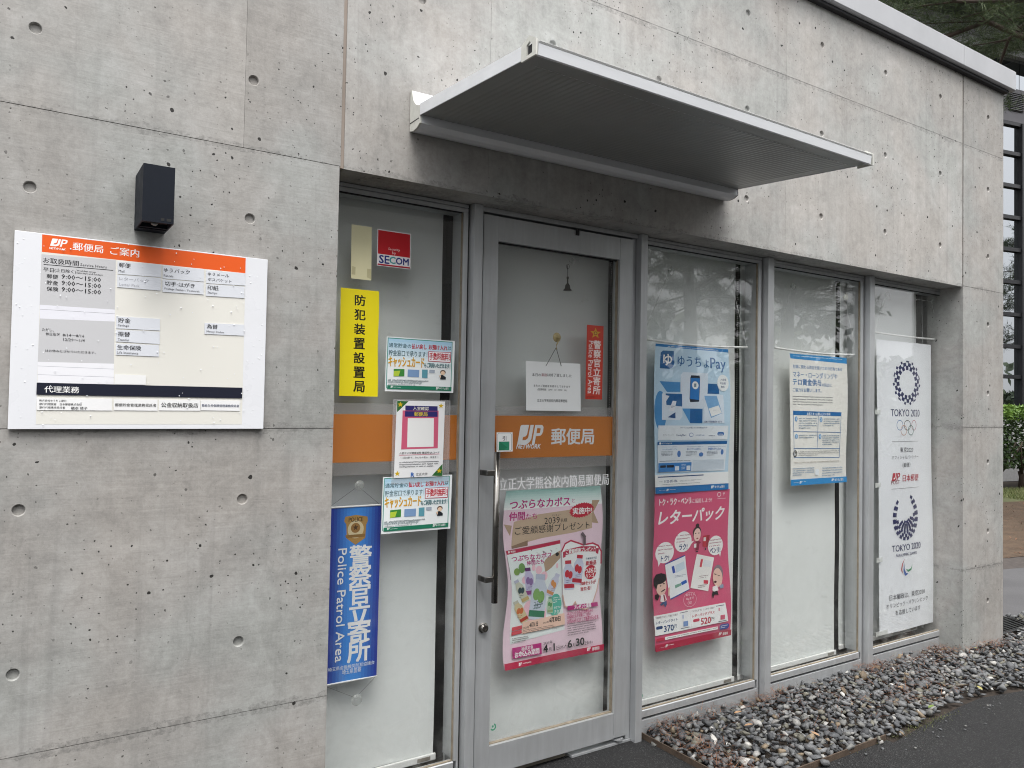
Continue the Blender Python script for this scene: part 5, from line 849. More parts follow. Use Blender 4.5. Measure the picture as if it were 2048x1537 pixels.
# ============================================================ PRINTED SHEETS
GLYPHS = {}
class Print:
    """flat print: shapes and lettering laid on a sheet, each a hair above the one below"""
    def __init__(s, key, waves=(), lift=0.00006):
        s.x, s.y, s.z, s.W, s.H, s.sk, s.items = PRINT[key]
        s.waves = waves; s.lift = lift
        s.groups = {'print': ([], [], []), 'lettering': ([], [], [])}
        s.n = 1
    def wave(s, u, v):
        """distance of the sheet from its plane; u, v in 0..1"""
        return sum(a * math.sin(fu * u * 6.283 + fv * v * 6.283 + ph) for a, fu, fv, ph in s.waves)
    def edge(s, u, v): return s.edgef(u, v) if getattr(s, 'edgef', None) else 0.0
    def P(s, x, y, l=0.0):
        u, v = x / s.W, y / s.H
        return (s.x + x + s.sk * v + s.edge(u, v), s.y + s.wave(u, v) - l, s.z - y)
    def poly(s, pts, c, grp='print', sub=0.03):
        s.n += 1
        V, F, C = s.groups[grp]; l = s.n * s.lift; k = len(V)
        if isinstance(c, str): c = [a * .97 for a in lin(c)]
        for p in pts: V.append((p[0], p[1], l)); C.append(c)
        if len(pts) > 4:
            tess = __import__('mathutils').geometry.tessellate_polygon([[Vector((p[0], p[1], 0)) for p in pts]])
            for t_ in tess: F.append(tuple(k + i for i in t_))
        else: F.append(tuple(k + i for i in range(len(pts))))
    def text(s, body, c, x, y, w, h, wt=0, mode=''):
        s.n += 1
        key = (body, h > .012)
        if key not in GLYPHS:
            cu = bpy.data.curves.new('t', 'FONT'); cu.body = body; cu.size = 1; cu.resolution_u = 3 if h > .03 else 2 if h > .012 else 1
            o = bpy.data.objects.new('t', cu); me = o.to_mesh()
            GLYPHS[key] = ([(v_.co.x, v_.co.y) for v_ in me.vertices], [tuple(p.vertices) for p in me.polygons])
            o.to_mesh_clear(); bpy.data.objects.remove(o); bpy.data.curves.remove(cu)
        co, fs = GLYPHS[key]
        if not co: return
        a0, a1 = min(p[0] for p in co), max(p[0] for p in co); b0, b1 = min(p[1] for p in co), max(p[1] for p in co)
        V, F, C = s.groups['lettering']; l = s.n * s.lift; c = [a * .97 for a in lin(c)]
        nat = (a1 - a0) / max(1e-6, b1 - b0)
        if mode != 'r' and w / h > nat * 1.12 and len(body) > 1: hn = w / (nat * 1.08); y -= (hn - h) / 2; h = hn
        if len(body) == 1 and mode == '' and w > h * nat * 1.15: wn = h * nat * 1.1; x += (w - wn) / 2; w = wn
        em = (w if mode == 'r' else h) / max(1e-6, b1 - b0)
        d = (0, .013, .024)[wt] * em
        if not wt and h < .022: wt = 1; d = .008 * em
        # heavier weights: the same glyphs printed again, a hair aside
        for q, (ox, oy) in enumerate([(0, 0)] if not wt else [(-d, 0), (d, 0)] if wt == 1 else [(-d, -d * .7), (d, -d * .7), (-d, d * .7), (d, d * .7)]):
            k = len(V)
            for px_, py_ in co:
                u = (px_ - a0) / max(1e-6, a1 - a0); v = (b1 - py_) / max(1e-6, b1 - b0)
                if mode == 'r': X, Y = x + w * (1 - v), y + h * u
                elif mode == 'i': X, Y = x + w * (u * (1 - .22 * h / w) + .22 * h / w * (1 - v)), y + h * v
                else: X, Y = x + w * u, y + h * v
                V.append((X + ox, Y + oy, l + q * 8e-6)); C.append(c)
            F += [tuple(k + i for i in f) for f in fs]
    def mesh(s, name, g):
        """the shapes of one kind as a mesh, cut fine enough to follow the curve of the sheet"""
        V, F, C = s.groups[g]
        if not F: return None
        me = bpy.data.meshes.new(name); me.from_pydata(V, [], F)
        a = me.color_attributes.new('Col', 'FLOAT_COLOR', 'POINT'); a.data.foreach_set('color', [v_ for c in C for v_ in (c[0], c[1], c[2], 1.0)])
        if s.waves or s.edgef if hasattr(s, 'edgef') else s.waves:
            bm = bmesh.new(); bm.from_mesh(me); lim = .035
            bmesh.ops.triangulate(bm, faces=[f for f in bm.faces if len(f.verts) > 3 and f.calc_area() > 4e-5])
            for _ in range(6):
                es = [e_ for e_ in bm.edges if e_.calc_length() > lim]
                if not es: break
                bmesh.ops.subdivide_edges(bm, edges=es, cuts=1)
                bmesh.ops.triangulate(bm, faces=[f for f in bm.faces if len(f.verts) > 4])
            bm.to_mesh(me); bm.free()
        for v_ in me.vertices: v_.co = s.P(v_.co.x, v_.co.y, v_.co.z)
        me.materials.append(MAT['ink'])
        o = bpy.data.objects.new(name, me); col.objects.link(o)
        return o
    def run(s):
        sc = 1e-4
        rnd = random.Random(len(s.items))
        circ = lambda x, y, w, h, n=22: [(x + w / 2 + w / 2 * math.cos(6.2832 * i / n), y + h / 2 + h / 2 * math.sin(6.2832 * i / n)) for i in range(n)]
        for it in s.items:
            k = it[0]
            if k == '^': continue
            if k == 'T':
                x, y, w, h = [a * sc for a in it[3:7]]
                s.text(it[1], it[2], x, y, w, h, it[7] if len(it) > 7 else 0, it[8] if len(it) > 8 else '')
            elif k == 'R':
                x, y, w, h = [a * sc for a in it[2:6]]; s.poly([(x, y), (x + w, y), (x + w, y + h), (x, y + h)], it[1])
            elif k == 'U':
                x, y, w, h = [a * sc for a in it[2:6]]; r_ = it[6] * min(abs(w), abs(h)); pts = []
                for cx, cy, a0 in ((x + w - r_, y + r_, -90), (x + w - r_, y + h - r_, 0), (x + r_, y + h - r_, 90), (x + r_, y + r_, 180)):
                    pts += [(cx + r_ * math.cos(R(a0 + q)), cy + r_ * math.sin(R(a0 + q))) for q in (0, 30, 60, 90)]
                s.poly(pts, it[1])
            elif k == 'Q': s.poly([(p[0] * sc, p[1] * sc) for p in it[2:]], it[1])
            elif k == 'B':     # a plate of its own, standing a millimetre proud
                if not hasattr(s, 'nb'): s.nb = s.n; s.n += 60; s.plates = []
                s.plates.append((it[1], [(p[0] * sc, p[1] * sc) for p in it[2:]]))
            elif k == 'E': s.poly(circ(*[a * sc for a in it[2:6]]), it[1])
            elif k == 'O':
                x, y, w, h = [a * sc for a in it[2:6]]; t_ = it[6] * sc * 2.4; a = circ(x, y, w, h, 28); b = circ(x + t_, y + t_, w - 2 * t_, h - 2 * t_, 28)
                s.n += 1; n0 = s.n
                for i in range(28): s.n = n0; s.poly([a[i], a[(i + 1) % 28], b[(i + 1) % 28], b[i]], it[1])
            elif k == 'L':
                w = it[2] * sc / 2 * 1.3; pts = [(p[0] * sc, p[1] * sc) for p in it[3:]]; s.n += 1; n0 = s.n
                for a, b in zip(pts, pts[1:]):
                    d = math.dist(a, b) or 1; nx, ny = -(b[1] - a[1]) / d * w, (b[0] - a[0]) / d * w; ex, ey = (b[0] - a[0]) / d * w * .8, (b[1] - a[1]) / d * w * .8
                    s.n = n0; n0 += .25
                    s.poly([(a[0] + nx - ex, a[1] + ny - ey), (b[0] + nx + ex, b[1] + ny + ey), (b[0] - nx + ex, b[1] - ny + ey), (a[0] - nx - ex, a[1] - ny - ey)], it[1])
                s.n = math.ceil(n0)
            elif k == 'F':     # lines of print too small to read
                x, y, w, h = [a * sc for a in it[2:6]]; n = it[6]; ph = abs(h) / n; s.n += 1; n0 = s.n
                if h < 0: y += h
                for i in range(n):
                    cx = x; end = x + w * (1 if i < n - 1 or n == 1 else rnd.uniform(.4, .9)); q = min(ph * .55, .0065)
                    while cx < end:
                        l = q * rnd.uniform(.45, .95); s.n = n0
                        if rnd.random() < .93:
                            yy = y + i * ph + ph * .2 + q * rnd.uniform(0, .25); hh = q * rnd.uniform(.55, .9); e = min(end, cx + l)
                            if rnd.random() < .5: s.poly([(cx, yy), (e, yy), (e, yy + hh * .32), (cx, yy + hh * .32)], it[1]); s.n = n0 - 1; s.poly([(cx, yy + hh * .6), (e, yy + hh * .6), (e, yy + hh), (cx, yy + hh)], it[1])
                            else: s.poly([(cx, yy), (cx + l * .4, yy), (cx + l * .4, yy + hh), (cx, yy + hh)], it[1]); s.n = n0 - 1; s.poly([(cx + l * .6, yy), (e, yy), (e, yy + hh), (cx + l * .6, yy + hh)], it[1])
                        cx += l + q * .12
                s.n = n0 + 1
            elif k == 'G':     # printed tint that fades from one colour to the other
                x, y, w, h = [a * sc for a in it[3:7]]; n = it[7]; c0, c1 = it[1], it[2]; s.n += 1; n0 = s.n
                hz = c0[0] == 'H'; c0 = lin(c0[-6:]); c1 = lin(c1)
                for i in range(n):
                    f = (i + .5) / n; f = math.sin(f * math.pi) ** 1.5 if hz else f
                    c = [a * (1 - f) + b * f for a, b in zip(c0, c1)]; s.n = n0 - 1
                    if hz: s.poly([(x + w * i / n, y), (x + w * (i + 1) / n, y), (x + w * (i + 1) / n, y + h), (x + w * i / n, y + h)], c, sub=.06)
                    else: s.poly([(x, y + h * i / n), (x + w, y + h * i / n), (x + w, y + h * (i + 1) / n), (x, y + h * (i + 1) / n)], c, sub=.06)
            elif k == 'J':     # the slanted JP mark
                x, y, w, h = [a * sc for a in it[3:7]]; c, bgc = it[1], it[2]
                m_ = lambda pts: [(x + w * (p * .88 + .12 * (1 - q)), y + h * q) for p, q in pts]
                s.poly(m_([(.07, 0), (.56, 0), (.56, .72), (.52, .86), (.44, .96), (.34, 1), (0, 1), (0, .08), (.02, .02)]), c)
                s.poly(m_([(.36, .0), (.415, .0), (.415, .60), (.39, .70), (.33, .76), (.19, .78), (.19, .62), (.30, .58), (.34, .50)]), bgc)
                for q in ([(.62, 0), (.735, 0), (.735, 1), (.62, 1)], [(.735, 0), (.90, 0), (.96, .04), (1.0, .12), (.885, .18), (.735, .16)], [(.885, .18), (1.0, .12), (1.01, .34), (.98, .48), (.885, .42)], [(.885, .42), (.98, .48), (.92, .56), (.735, .58), (.735, .43)]):
                    s.poly(m_(q), c); s.n -= 1
                s.n += 1
            elif k == 'X': s.special(it[1], it[2], *[a * sc for a in it[3:7]])
    def special(s, kind, c, x, y, w, h):
        cx, cy = x + w / 2, y + h / 2
        if kind in ('star', 'star5'):
            pts = []
            for i in range(10):
                q = -math.pi / 2 + math.pi * i / 5; r_ = 1 if i % 2 == 0 else .42
                pts.append((cx + w / 2 * r_ * math.cos(q), cy + h / 2 * r_ * math.sin(q)))
            s.poly(pts, c)
            if kind == 'star5': s.poly([(cx + w * .17 * math.cos(i * .7854), cy + h * .17 * math.sin(i * .7854)) for i in range(8)], 'a83a2a'); s.poly([(cx + w * .1 * math.cos(i * .7854), cy + h * .1 * math.sin(i * .7854)) for i in range(8)], 'c8b040')
        elif kind == 'burst':
            pts = []
            for i in range(56):
                q = 2 * math.pi * i / 56; r_ = 1 if i % 2 == 0 else .88
                ex, ey = w / 2 * r_ * math.cos(q), h / 2 * r_ * .78 * math.sin(q); pts.append((cx + ex, cy + ey - ex * .10))
            s.poly(pts, c)
        elif kind in ('ring', 'fan'):
            n0 = s.n + 1
            def cell(a, r_, sa, sr, rot=0.0):
                px_, py_ = cx + w / 2 * r_ * math.cos(a), cy + h / 2 * r_ * math.sin(a)
                t_ = (-math.sin(a), math.cos(a)); n_ = (math.cos(a), math.sin(a)); q = []
                for i, j in ((-1, -1), (1, -1), (1, 1), (-1, 1)):
                    ii, jj = i * math.cos(rot) - j * math.sin(rot), i * math.sin(rot) + j * math.cos(rot)
                    q.append((px_ + w / 2 * (t_[0] * ii * sa + n_[0] * jj * sr), py_ + h / 2 * (t_[1] * ii * sa + n_[1] * jj * sr)))
                s.n = n0 - 1; s.poly(q, c)
            if kind == 'ring':
                for i in range(15):
                    a = 2 * math.pi * i / 15 - math.pi / 2; st = 2 * math.pi / 15
                    cell(a, .665, .088, .100); cell(a + st / 2, .815, .100, .082); cell(a + (st * .02 if i % 3 else st * .1), .945, .062 if i % 3 else .105, .062 if i % 3 else .036, .4 if i % 2 else -.2)
            else:
                for j, (r_, n_, a0) in enumerate(((.93, 17, -62), (.80, 15, -58), (.66, 9, -5), (.52, 8, 0), (.38, 7, 10), (.24, 5, 20))):
                    for i in range(n_):
                        a = R(a0) + (R(180 - 2 * a0)) * (i + (.5 if j % 2 else 0)) / n_
                        if j % 2 and i == n_ - 1: continue
                        cell(a, r_, .098 * (r_ ** .5), .070)
            s.n = n0
        elif kind == 'agitos':
            for k, (c_, pts) in enumerate((('b0404a', [(.36, 0), (.12, .28), (.02, .62), (.16, .86), (.12, .58), (.20, .28)]), ('1c4fa0', [(.28, .22), (.22, .70), (.34, 1.0), (.62, .90), (.44, .84), (.32, .62)]), ('2a8a5a', [(.42, .62), (.62, .80), (.90, .72), (1.0, .40), (.86, .62), (.64, .68)]))):
                s.poly([(x + w * p, y + h * q) for p, q in pts], c_)

def poster(key, name, label, cat, base, waves=(), edgef=None, group=None, sheetmat=None, lift=0.00006, sheet_name='sheet', back=True, extra=None):
    p = Print(key, waves, lift); p.edgef = edgef
    root = thing(name, label, cat, (p.x + p.W / 2, p.y, p.z - p.H), group)
    if base:
        nu, nv = max(2, int(p.W / .03)), max(2, int(p.H / .03))
        b = MB()
        for j in range(nv + 1):
            for i in range(nu + 1): b.v.append(p.P(p.W * i / nu, p.H * j / nv, 0))
        for j in range(nv):
            for i in range(nu): q = j * (nu + 1) + i; b.f.append((q, q + nu + 1, q + nu + 2, q + 1))
        b.build(sheet_name, sheetmat or paper(base), root, smooth=True)
    p.run()
    for g in ('print', 'lettering'):
        o = p.mesh(g, g)
        if o: o.parent = root; o.matrix_parent_inverse = root.matrix_world.inverted(); o['kind'] = 'stuff'
    for c_, pts in getattr(p, 'plates', ()):
        b = MB(); f0, f1 = p.nb * lift, p.nb * lift + .0009
        b.add([p.P(x, y, f0) for x, y in pts] + [p.P(x, y, f1) for x, y in pts], [(0, 1, 2, 3), (4, 5, 6, 7), (0, 1, 5, 4), (1, 2, 6, 5), (2, 3, 7, 6), (3, 0, 4, 7)])
        b.build('service_plate', paper(c_), root)
    root_print[key] = p
    return root
root_print = {}

def cup(parent, x, z, y=.1725, r_=.02, mat='clear', sg=1):
    MB().lathe([(r_, 0), (r_, .0012), (r_ * .8, .003), (r_ * .35, .006), (r_ * .3, .012), (r_ * .42, .014), (r_ * .42, .018), (.001, .018)], (x, y, z), (0, sg, 0), 20).build('suction_cup', mat, parent, smooth=True)
def strg(parent, pts, mat='string', r_=.0012):
    MB().tube(pts, r_, 5).build('string', mat, parent)

# ---- notice board on the concrete
t_ = poster('board', 'notice_board', 'white post office guide board with orange header on the concrete beside the windows', 'notice board', None, lift=.00002)
MB().box(.012, .702, -.0158, -.0045, 1.4295, 1.9765).build('board', 'board', t_, bevel=.0008)
MB().box(.035, .68, -.0045, -.0002, 1.45, 1.955).build('mounting_frame', 'alu', t_)
b = MB(); r_ = random.Random(3)
for k in range(330):
    x, z = r_.uniform(.016, .698), r_.uniform(1.433, 1.973)
    if .10 < x < .60 and r_.random() < .72: continue
    q = r_.uniform(.0009, .0022); n_ = 7; y = -.0158 if not (.09 < x < .64) else -.0192
    vv_ = [(x + q * math.cos(i * 6.283 / n_), y, z + q * 1.15 * math.sin(i * 6.283 / n_)) for i in range(n_)] + [(x + q * .6 * math.cos(i * 6.283 / n_), y - q * .45, z + q * .65 * math.sin(i * 6.283 / n_)) for i in range(n_)] + [(x, y - q * .6, z)]
    b.add(vv_, [(i, (i + 1) % n_, n_ + (i + 1) % n_, n_ + i) for i in range(n_)] + [(n_ + i, n_ + (i + 1) % n_, 2 * n_) for i in range(n_)])
MAT['drop'] = plain('rain_drop', (.84, .85, .88), .22, 0, .02)  # drops coloured white to stand in for their highlights
b.build('rain_drops', 'drop', t_, smooth=True, kind='stuff')

# ---- bands and lettering on the glass
def film(z0, z1, x0, x1, mat, par, name, y=.1700):
    b = MB(); b.add([(x0, y, z0), (x1, y, z0), (x1, y, z1), (x0, y, z1)], [(0, 1, 2, 3)]); o = b.build(name, mat, None); o.parent = par; o.matrix_parent_inverse = par.matrix_world.inverted() if par.type == 'EMPTY' else Matrix()
for par, x0, x1, in ((w1, .9675, 1.5225), (door, 1.675, 2.3294)):
    film(1.299, 1.476, x0, x1, 'orange', par, 'orange_band')
    film(1.477, 1.517, x0, x1, 'film', par, 'frosted_band'); film(1.252, 1.298, x0, x1, 'film', par, 'frosted_band')
for key in ('band', 'name'):
    p = Print(key); p.y = .1694 if key == 'band' else .1596; p.run()
    for g in ('print', 'lettering'):
        o = p.mesh('door_lettering', g)
        if o: o.parent = door; o.matrix_parent_inverse = door.matrix_world.inverted(); o['kind'] = 'stuff'

# ---- stickers
poster('yellow', 'vertical_sticker', 'yellow sticker with seven black characters running down the first window', 'sticker', 'f2e012', edgef=lambda u, v: .0015 * math.sin(v * 9) * u)
poster('cream', 'blank_sticker', 'faded cream blank strip above the yellow sticker', 'sticker', 'e2dcb4')
poster('security', 'security_sticker', 'red and white security company sticker high on the first window', 'sticker', 'e8e4e6')
poster('patrol', 'patrol_sticker', 'narrow red police patrol sticker with gold star on the door glass', 'sticker', 'c8402f')
t_ = poster('pull', 'pull_sticker', 'small white and green pull sticker above the door pull bar', 'sticker', 'f4f4f2')
# ---- taped notices
g_ = 'light blue bank service notices'
poster('bank_up', 'bank_notice', 'light blue bank card notice above the pink framed check-in sheet', 'notice', 'f2f6f6', ((.0007, .6, .4, 0), (.0005, 1.3, .2, 1)), group=g_)
poster('bank_low', 'bank_notice', 'light blue bank card notice below the pink framed check-in sheet', 'notice', 'f2f6f6', ((.0007, .5, .6, 1), (.0005, 1.1, .2, 2)), group=g_)
t_ = poster('entry', 'checkin_notice', 'white sheet with pink square and yellow stars in a clear sleeve', 'notice', 'f4f4f4', ((.0006, .5, .4, 0),))
b = MB(); b.add([(1.231, .1555, 1.213), (1.478, .1555, 1.213), (1.478, .1555, 1.535), (1.231, .1555, 1.535)], [(0, 1, 2, 3)]); b.build('plastic_sleeve', 'sleeve', t_)
t_ = poster('closed', 'closed_notice', 'white closed notice hanging from an amber suction cup on the door', 'notice', 'f2f4f3', ((.0010, .5, .3, 0),))
cup(t_, 1.998, 1.817, y=.1598, r_=.021, mat='amber', sg=-1); MB().tube([(1.998, .147, 1.80), (1.988, .146, 1.785), (1.985, .146, 1.768), (1.990, .147, 1.764)], .0028, 8).build('hook', 'amber', t_, smooth=True)
strg(t_, [(1.985, .147, 1.770), (1.936, .151, 1.690)], 'string_dark', .0012); strg(t_, [(1.986, .147, 1.770), (2.018, .151, 1.693)], 'string_dark', .0012)
# ---- police banner
t_ = poster('police', 'police_banner', 'blue hanging police patrol banner with gold shield beside the concrete edge', 'banner', '1c3a9e', ((.0012, .5, .2, 0),))
MB().tube([(1.002, .191, 1.134), (1.206, .191, 1.134)], .0035, 10).build('top_rod', 'white', t_); MB().tube([(.998, .191, .493), (1.206, .191, .493)], .0035, 10).build('bottom_rod', 'white', t_)
cup(t_, 1.112, 1.212, r_=.019); cup(t_, 1.121, .425, r_=.021)
strg(t_, [(1.112, .188, 1.208), (1.004, .191, 1.136)], 'string_dark', .0006); strg(t_, [(1.112, .188, 1.208), (1.202, .191, 1.136)], 'string_dark', .0006)
strg(t_, [(1.121, .188, .428), (1.002, .191, .492)], 'string_dark', .0006); strg(t_, [(1.121, .188, .428), (1.203, .191, .492)], 'string_dark', .0006)
# ---- posters
wv_ = lambda a: ((a, .35, .9, .4), (a * .5, .9, .5, 2))
poster('drinks', 'drinks_poster', 'pale pink poster of bottled fruit drinks taped on the door glass', 'poster', 'ecd2de', ((.0035, .3, 1.6, .4), (.002, .9, .5, 2)), edgef=lambda u, v: (-.012 * math.sin(v * 9.5 - .6) - .004) * (1 - u) + .008 * math.sin(v * 8) * u)
t_ = poster('pay', 'payment_poster', 'light blue poster of phones hanging from a white rod, above the pink poster', 'poster', 'c4def0', ((.003, .3, 1.1, .2), (.0015, .9, .3, 1)), edgef=lambda u, v: -.010 * math.sin(v * 3.1) * (1 - u) + .012 * math.sin(v * 3.6) * u)
def rod(t_, x0, x1, z, sag, cl, cr, ends):
    pts = [(x0 + (x1 - x0) * i / 10, .187, z - sag * math.sin(math.pi * i / 10)) for i in range(11)]
    MB().tube(pts, .0058, 12).build('hanging_rod', 'white', t_, smooth=True)
    for c_ in (cl, cr): cup(t_, c_[0], c_[1], mat=c_[2] if len(c_) > 2 else 'clear')
    strg(t_, [(cl[0], .186, cl[1]), (cr[0], .186, cr[1])]); strg(t_, [(x0 + .004, .187, z + .004), (cl[0], .186, cl[1])]); strg(t_, [(cr[0], .186, cr[1]), (x1 - .004, .187, z + .004)])
rod(t_, 2.515, 3.262, 1.846, .012, (2.692, 2.186), (3.127, 2.198), None)
poster('letter', 'mail_pack_poster', 'pink mail pack poster with three cartoon people under the light blue poster', 'poster', 'd4587c', ((.004, .3, 1.3, 2.2), (.002, .9, .4, 2)), edgef=lambda u, v: (-.016 * math.sin(v * 3.5) ** 2) * (1 - u) - .010 * math.sin(v * 6) * u)
MAT['pale_cup'] = plain('pale_cup', (.52, .52, .40), .4)
t_ = poster('funds', 'money_notice_poster', 'white poster with blue headings and four numbered boxes, hanging from a rod', 'poster', 'eceae4', ((.003, .3, .8, 1), (.001, .9, .3, 1)), edgef=lambda u, v: .006 * math.sin(v * 6) * u)
rod(t_, 3.487, 4.238, 1.856, .010, (3.620, 2.204), (4.104, 2.187, 'pale_cup'), None)
t_ = poster('games', 'games_banner', 'tall white cloth banner with navy checkered emblems in the last window', 'banner', 'eceef2', ((.004, 1.1, .3, .5), (.003, .6, 1.2, 1)))
rod(t_, 4.412, 5.162, 2.002, .004, (4.533, 2.240), (5.050, 2.246), None)
for x, z, w_ in ((4.447, 1.518, .05), (4.452, 1.075, .05), (4.474, .622, .055), (4.505, .178, .11)):
    b = MB(); b.add([(x - w_ * .62, .1815, z - .014), (x + w_ * .5, .1815, z - .014), (x + w_ * .5, .1815, z + .014), (x - w_ * .62, .1815, z + .014)], [(0, 1, 2, 3)]); b.build('tape', 'tape', t_)
# ---- bell inside the door
t_ = thing('door_bell', 'small dark hand bell hanging from a hook inside the door glass', 'bell', (2.086, .21, 2.03))
MB().lathe([(.019, 0), (.0185, .004), (.0125, .010), (.0105, .024), (.006, .030), (.0035, .034), (.0032, .050), (.0055, .056), (.0045, .062), (.001, .064)], (2.086, .205, 2.034), (0, 0, 1), 20).build('bell_body', 'bell', t_, smooth=True)
MB().tube([(2.086, .205, 2.097), (2.086, .205, 2.125), (2.082, .205, 2.15)], .0014, 6).build('chain', 'bell', t_)
cup(t_, 2.088, 2.162, r_=.012, mat='clear'); 
b = MB(); n_ = 16
b.tube([(2.086 + .008 * math.cos(i * 6.283 / n_), .205, 2.142 + .011 * math.sin(i * 6.283 / n_)) for i in range(n_ + 1)], .001, 5); b.build('ring', 'bell', t_)

# ============================================================ FAR BUILDING
fb = thing('glass_hall', 'tall hall with black framed glass wall and dark roof overhang beyond the hedge', 'building', tuple(fw(0, 0)))
def fbox(s0, s1, q0, q1, z0, z1, name, mat, parent=None, **k):
    b = MB(); c = [fw(s_, q, z) for z in (z0, z1) for s_, q in ((s0, q0), (s1, q0), (s1, q1), (s0, q1))]
    b.add(c, [(0, 3, 2, 1), (4, 5, 6, 7), (0, 1, 5, 4), (1, 2, 6, 5), (2, 3, 7, 6), (3, 0, 4, 7)])
    return b.build(name, mat, parent if parent is not None else fb, **k)
S0, S1 = -6, 12
fbox(S0, S1, -.5, 0, 0, 1.60, 'base_wall', 'far_wall')
zb = [1.66, 2.37, 3.06, 3.79, 4.53, 5.27, 6.01, 6.735, 7.48, 8.17]
mull = [.231 + 1.5 * k for k in range(-4, 8)]
for a, c in zip(zb, zb[1:]):
    for m0, m1 in zip(mull, mull[1:]):
        fbox(m0 + .03, m1 - .03, -.30, -.02, a + .045, c - .045, 'pane', 'far_glass')
for z in zb: fbox(S0, S1, -.32, .05, z - .042, z + .042, 'transom', 'far_frame')
for m_ in mull: fbox(m_ - .028, m_ + .028, -.30, .08, 1.60, 8.19, 'mullion', 'far_frame')
fbox(S0, S1, -.5, .03, 8.21, 8.99, 'spandrel', 'far_panel')
lv = fbox(-.20, .28, .03, .05, 8.46, 8.90, 'louvre', 'far_frame')
for k in range(10): fbox(-.19, .27, .05, .085, 8.478 + .042 * k, 8.494 + .042 * k, 'slat', 'far_panel', lv)
for m0, m1 in zip(mull, mull[1:]): fbox(m0 + .01, m1 - .01, -.3, -.02, 9.0, 9.70, 'upper_pane', 'far_glass')
fbox(S0, S1, -.4, .1, 9.71, 9.83, 'band', 'far_band')
for k in range(6): fbox(S0, S1, -.3, .06 - .01 * (k % 2), 9.835 + .075 * k, 9.90 + .075 * k, 'siding_board', 'far_band')
fbox(S0, S1, -8, 1.5, 10.32, 10.9, 'roof_overhang', 'far_black')
for k in range(11): fbox(S0 + .4 + 1.4 * k, S0 + .43 + 1.4 * k, -7.5, 1.4, 10.30, 10.318, 'soffit_rib', 'far_panel')

# ============================================================ HEDGE
hg = thing('clipped_hedge', 'clipped hedge with bright green new top growth before the glass hall', 'hedge', tuple(fw(-1, 1.05)))
def leaves(n, sfun, size, mat, name, parent):
    c0 = np.array([sfun() for _ in range(n)]); e = rng.normal(size=(n, 3)); e /= np.linalg.norm(e, axis=1)[:, None]
    g = rng.normal(size=(n, 3)); g -= (g * e).sum(1)[:, None] * e; g /= np.linalg.norm(g, axis=1)[:, None]
    s_ = size * rng.uniform(.6, 1.3, n)[:, None]; w = g * s_ * .45; d = e * s_
    v = np.stack([c0 - d, c0 + w, c0 + d, c0 - w], 1)
    return tri_mesh(name, v.reshape(-1, 3), np.arange(n * 4).reshape(n, 4), mat, parent, kind='stuff')
def hp(z0, z1, edge=.78):
    def f_():
        s_ = random.uniform(-3.6, 2.6); q = 1.55 - .9 * (1 - edge) - abs(random.gauss(0, .16)) if random.random() < .7 else random.uniform(.55, 1.5)
        p = fw(s_, q + .06 * math.sin(s_ * 5), random.uniform(z0, z1)); return (p.x, p.y, p.z)
    return f_
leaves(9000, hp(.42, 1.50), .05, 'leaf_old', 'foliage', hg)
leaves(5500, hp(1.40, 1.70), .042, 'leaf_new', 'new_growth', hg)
for k in range(9):
    s_ = -3.3 + .68 * k; a = fw(s_, 1.1); r_ = random.Random(k); b = MB()
    b.tube([a, a + Vector((.02, 0, .22)), a + Vector((0, .03, .34))], [.075, .06, .05], 7)
    for q in range(5):
        d_ = FD * r_.uniform(-.35, .35) + FN * r_.uniform(-.1, .3)
        b.tube([a + Vector((0, 0, .28)), a + d_ * .5 + Vector((0, 0, .55)), a + d_ + Vector((0, 0, .95))], [.035, .025, .012], 5)
    b.build('stem', 'bark', hg, smooth=True)

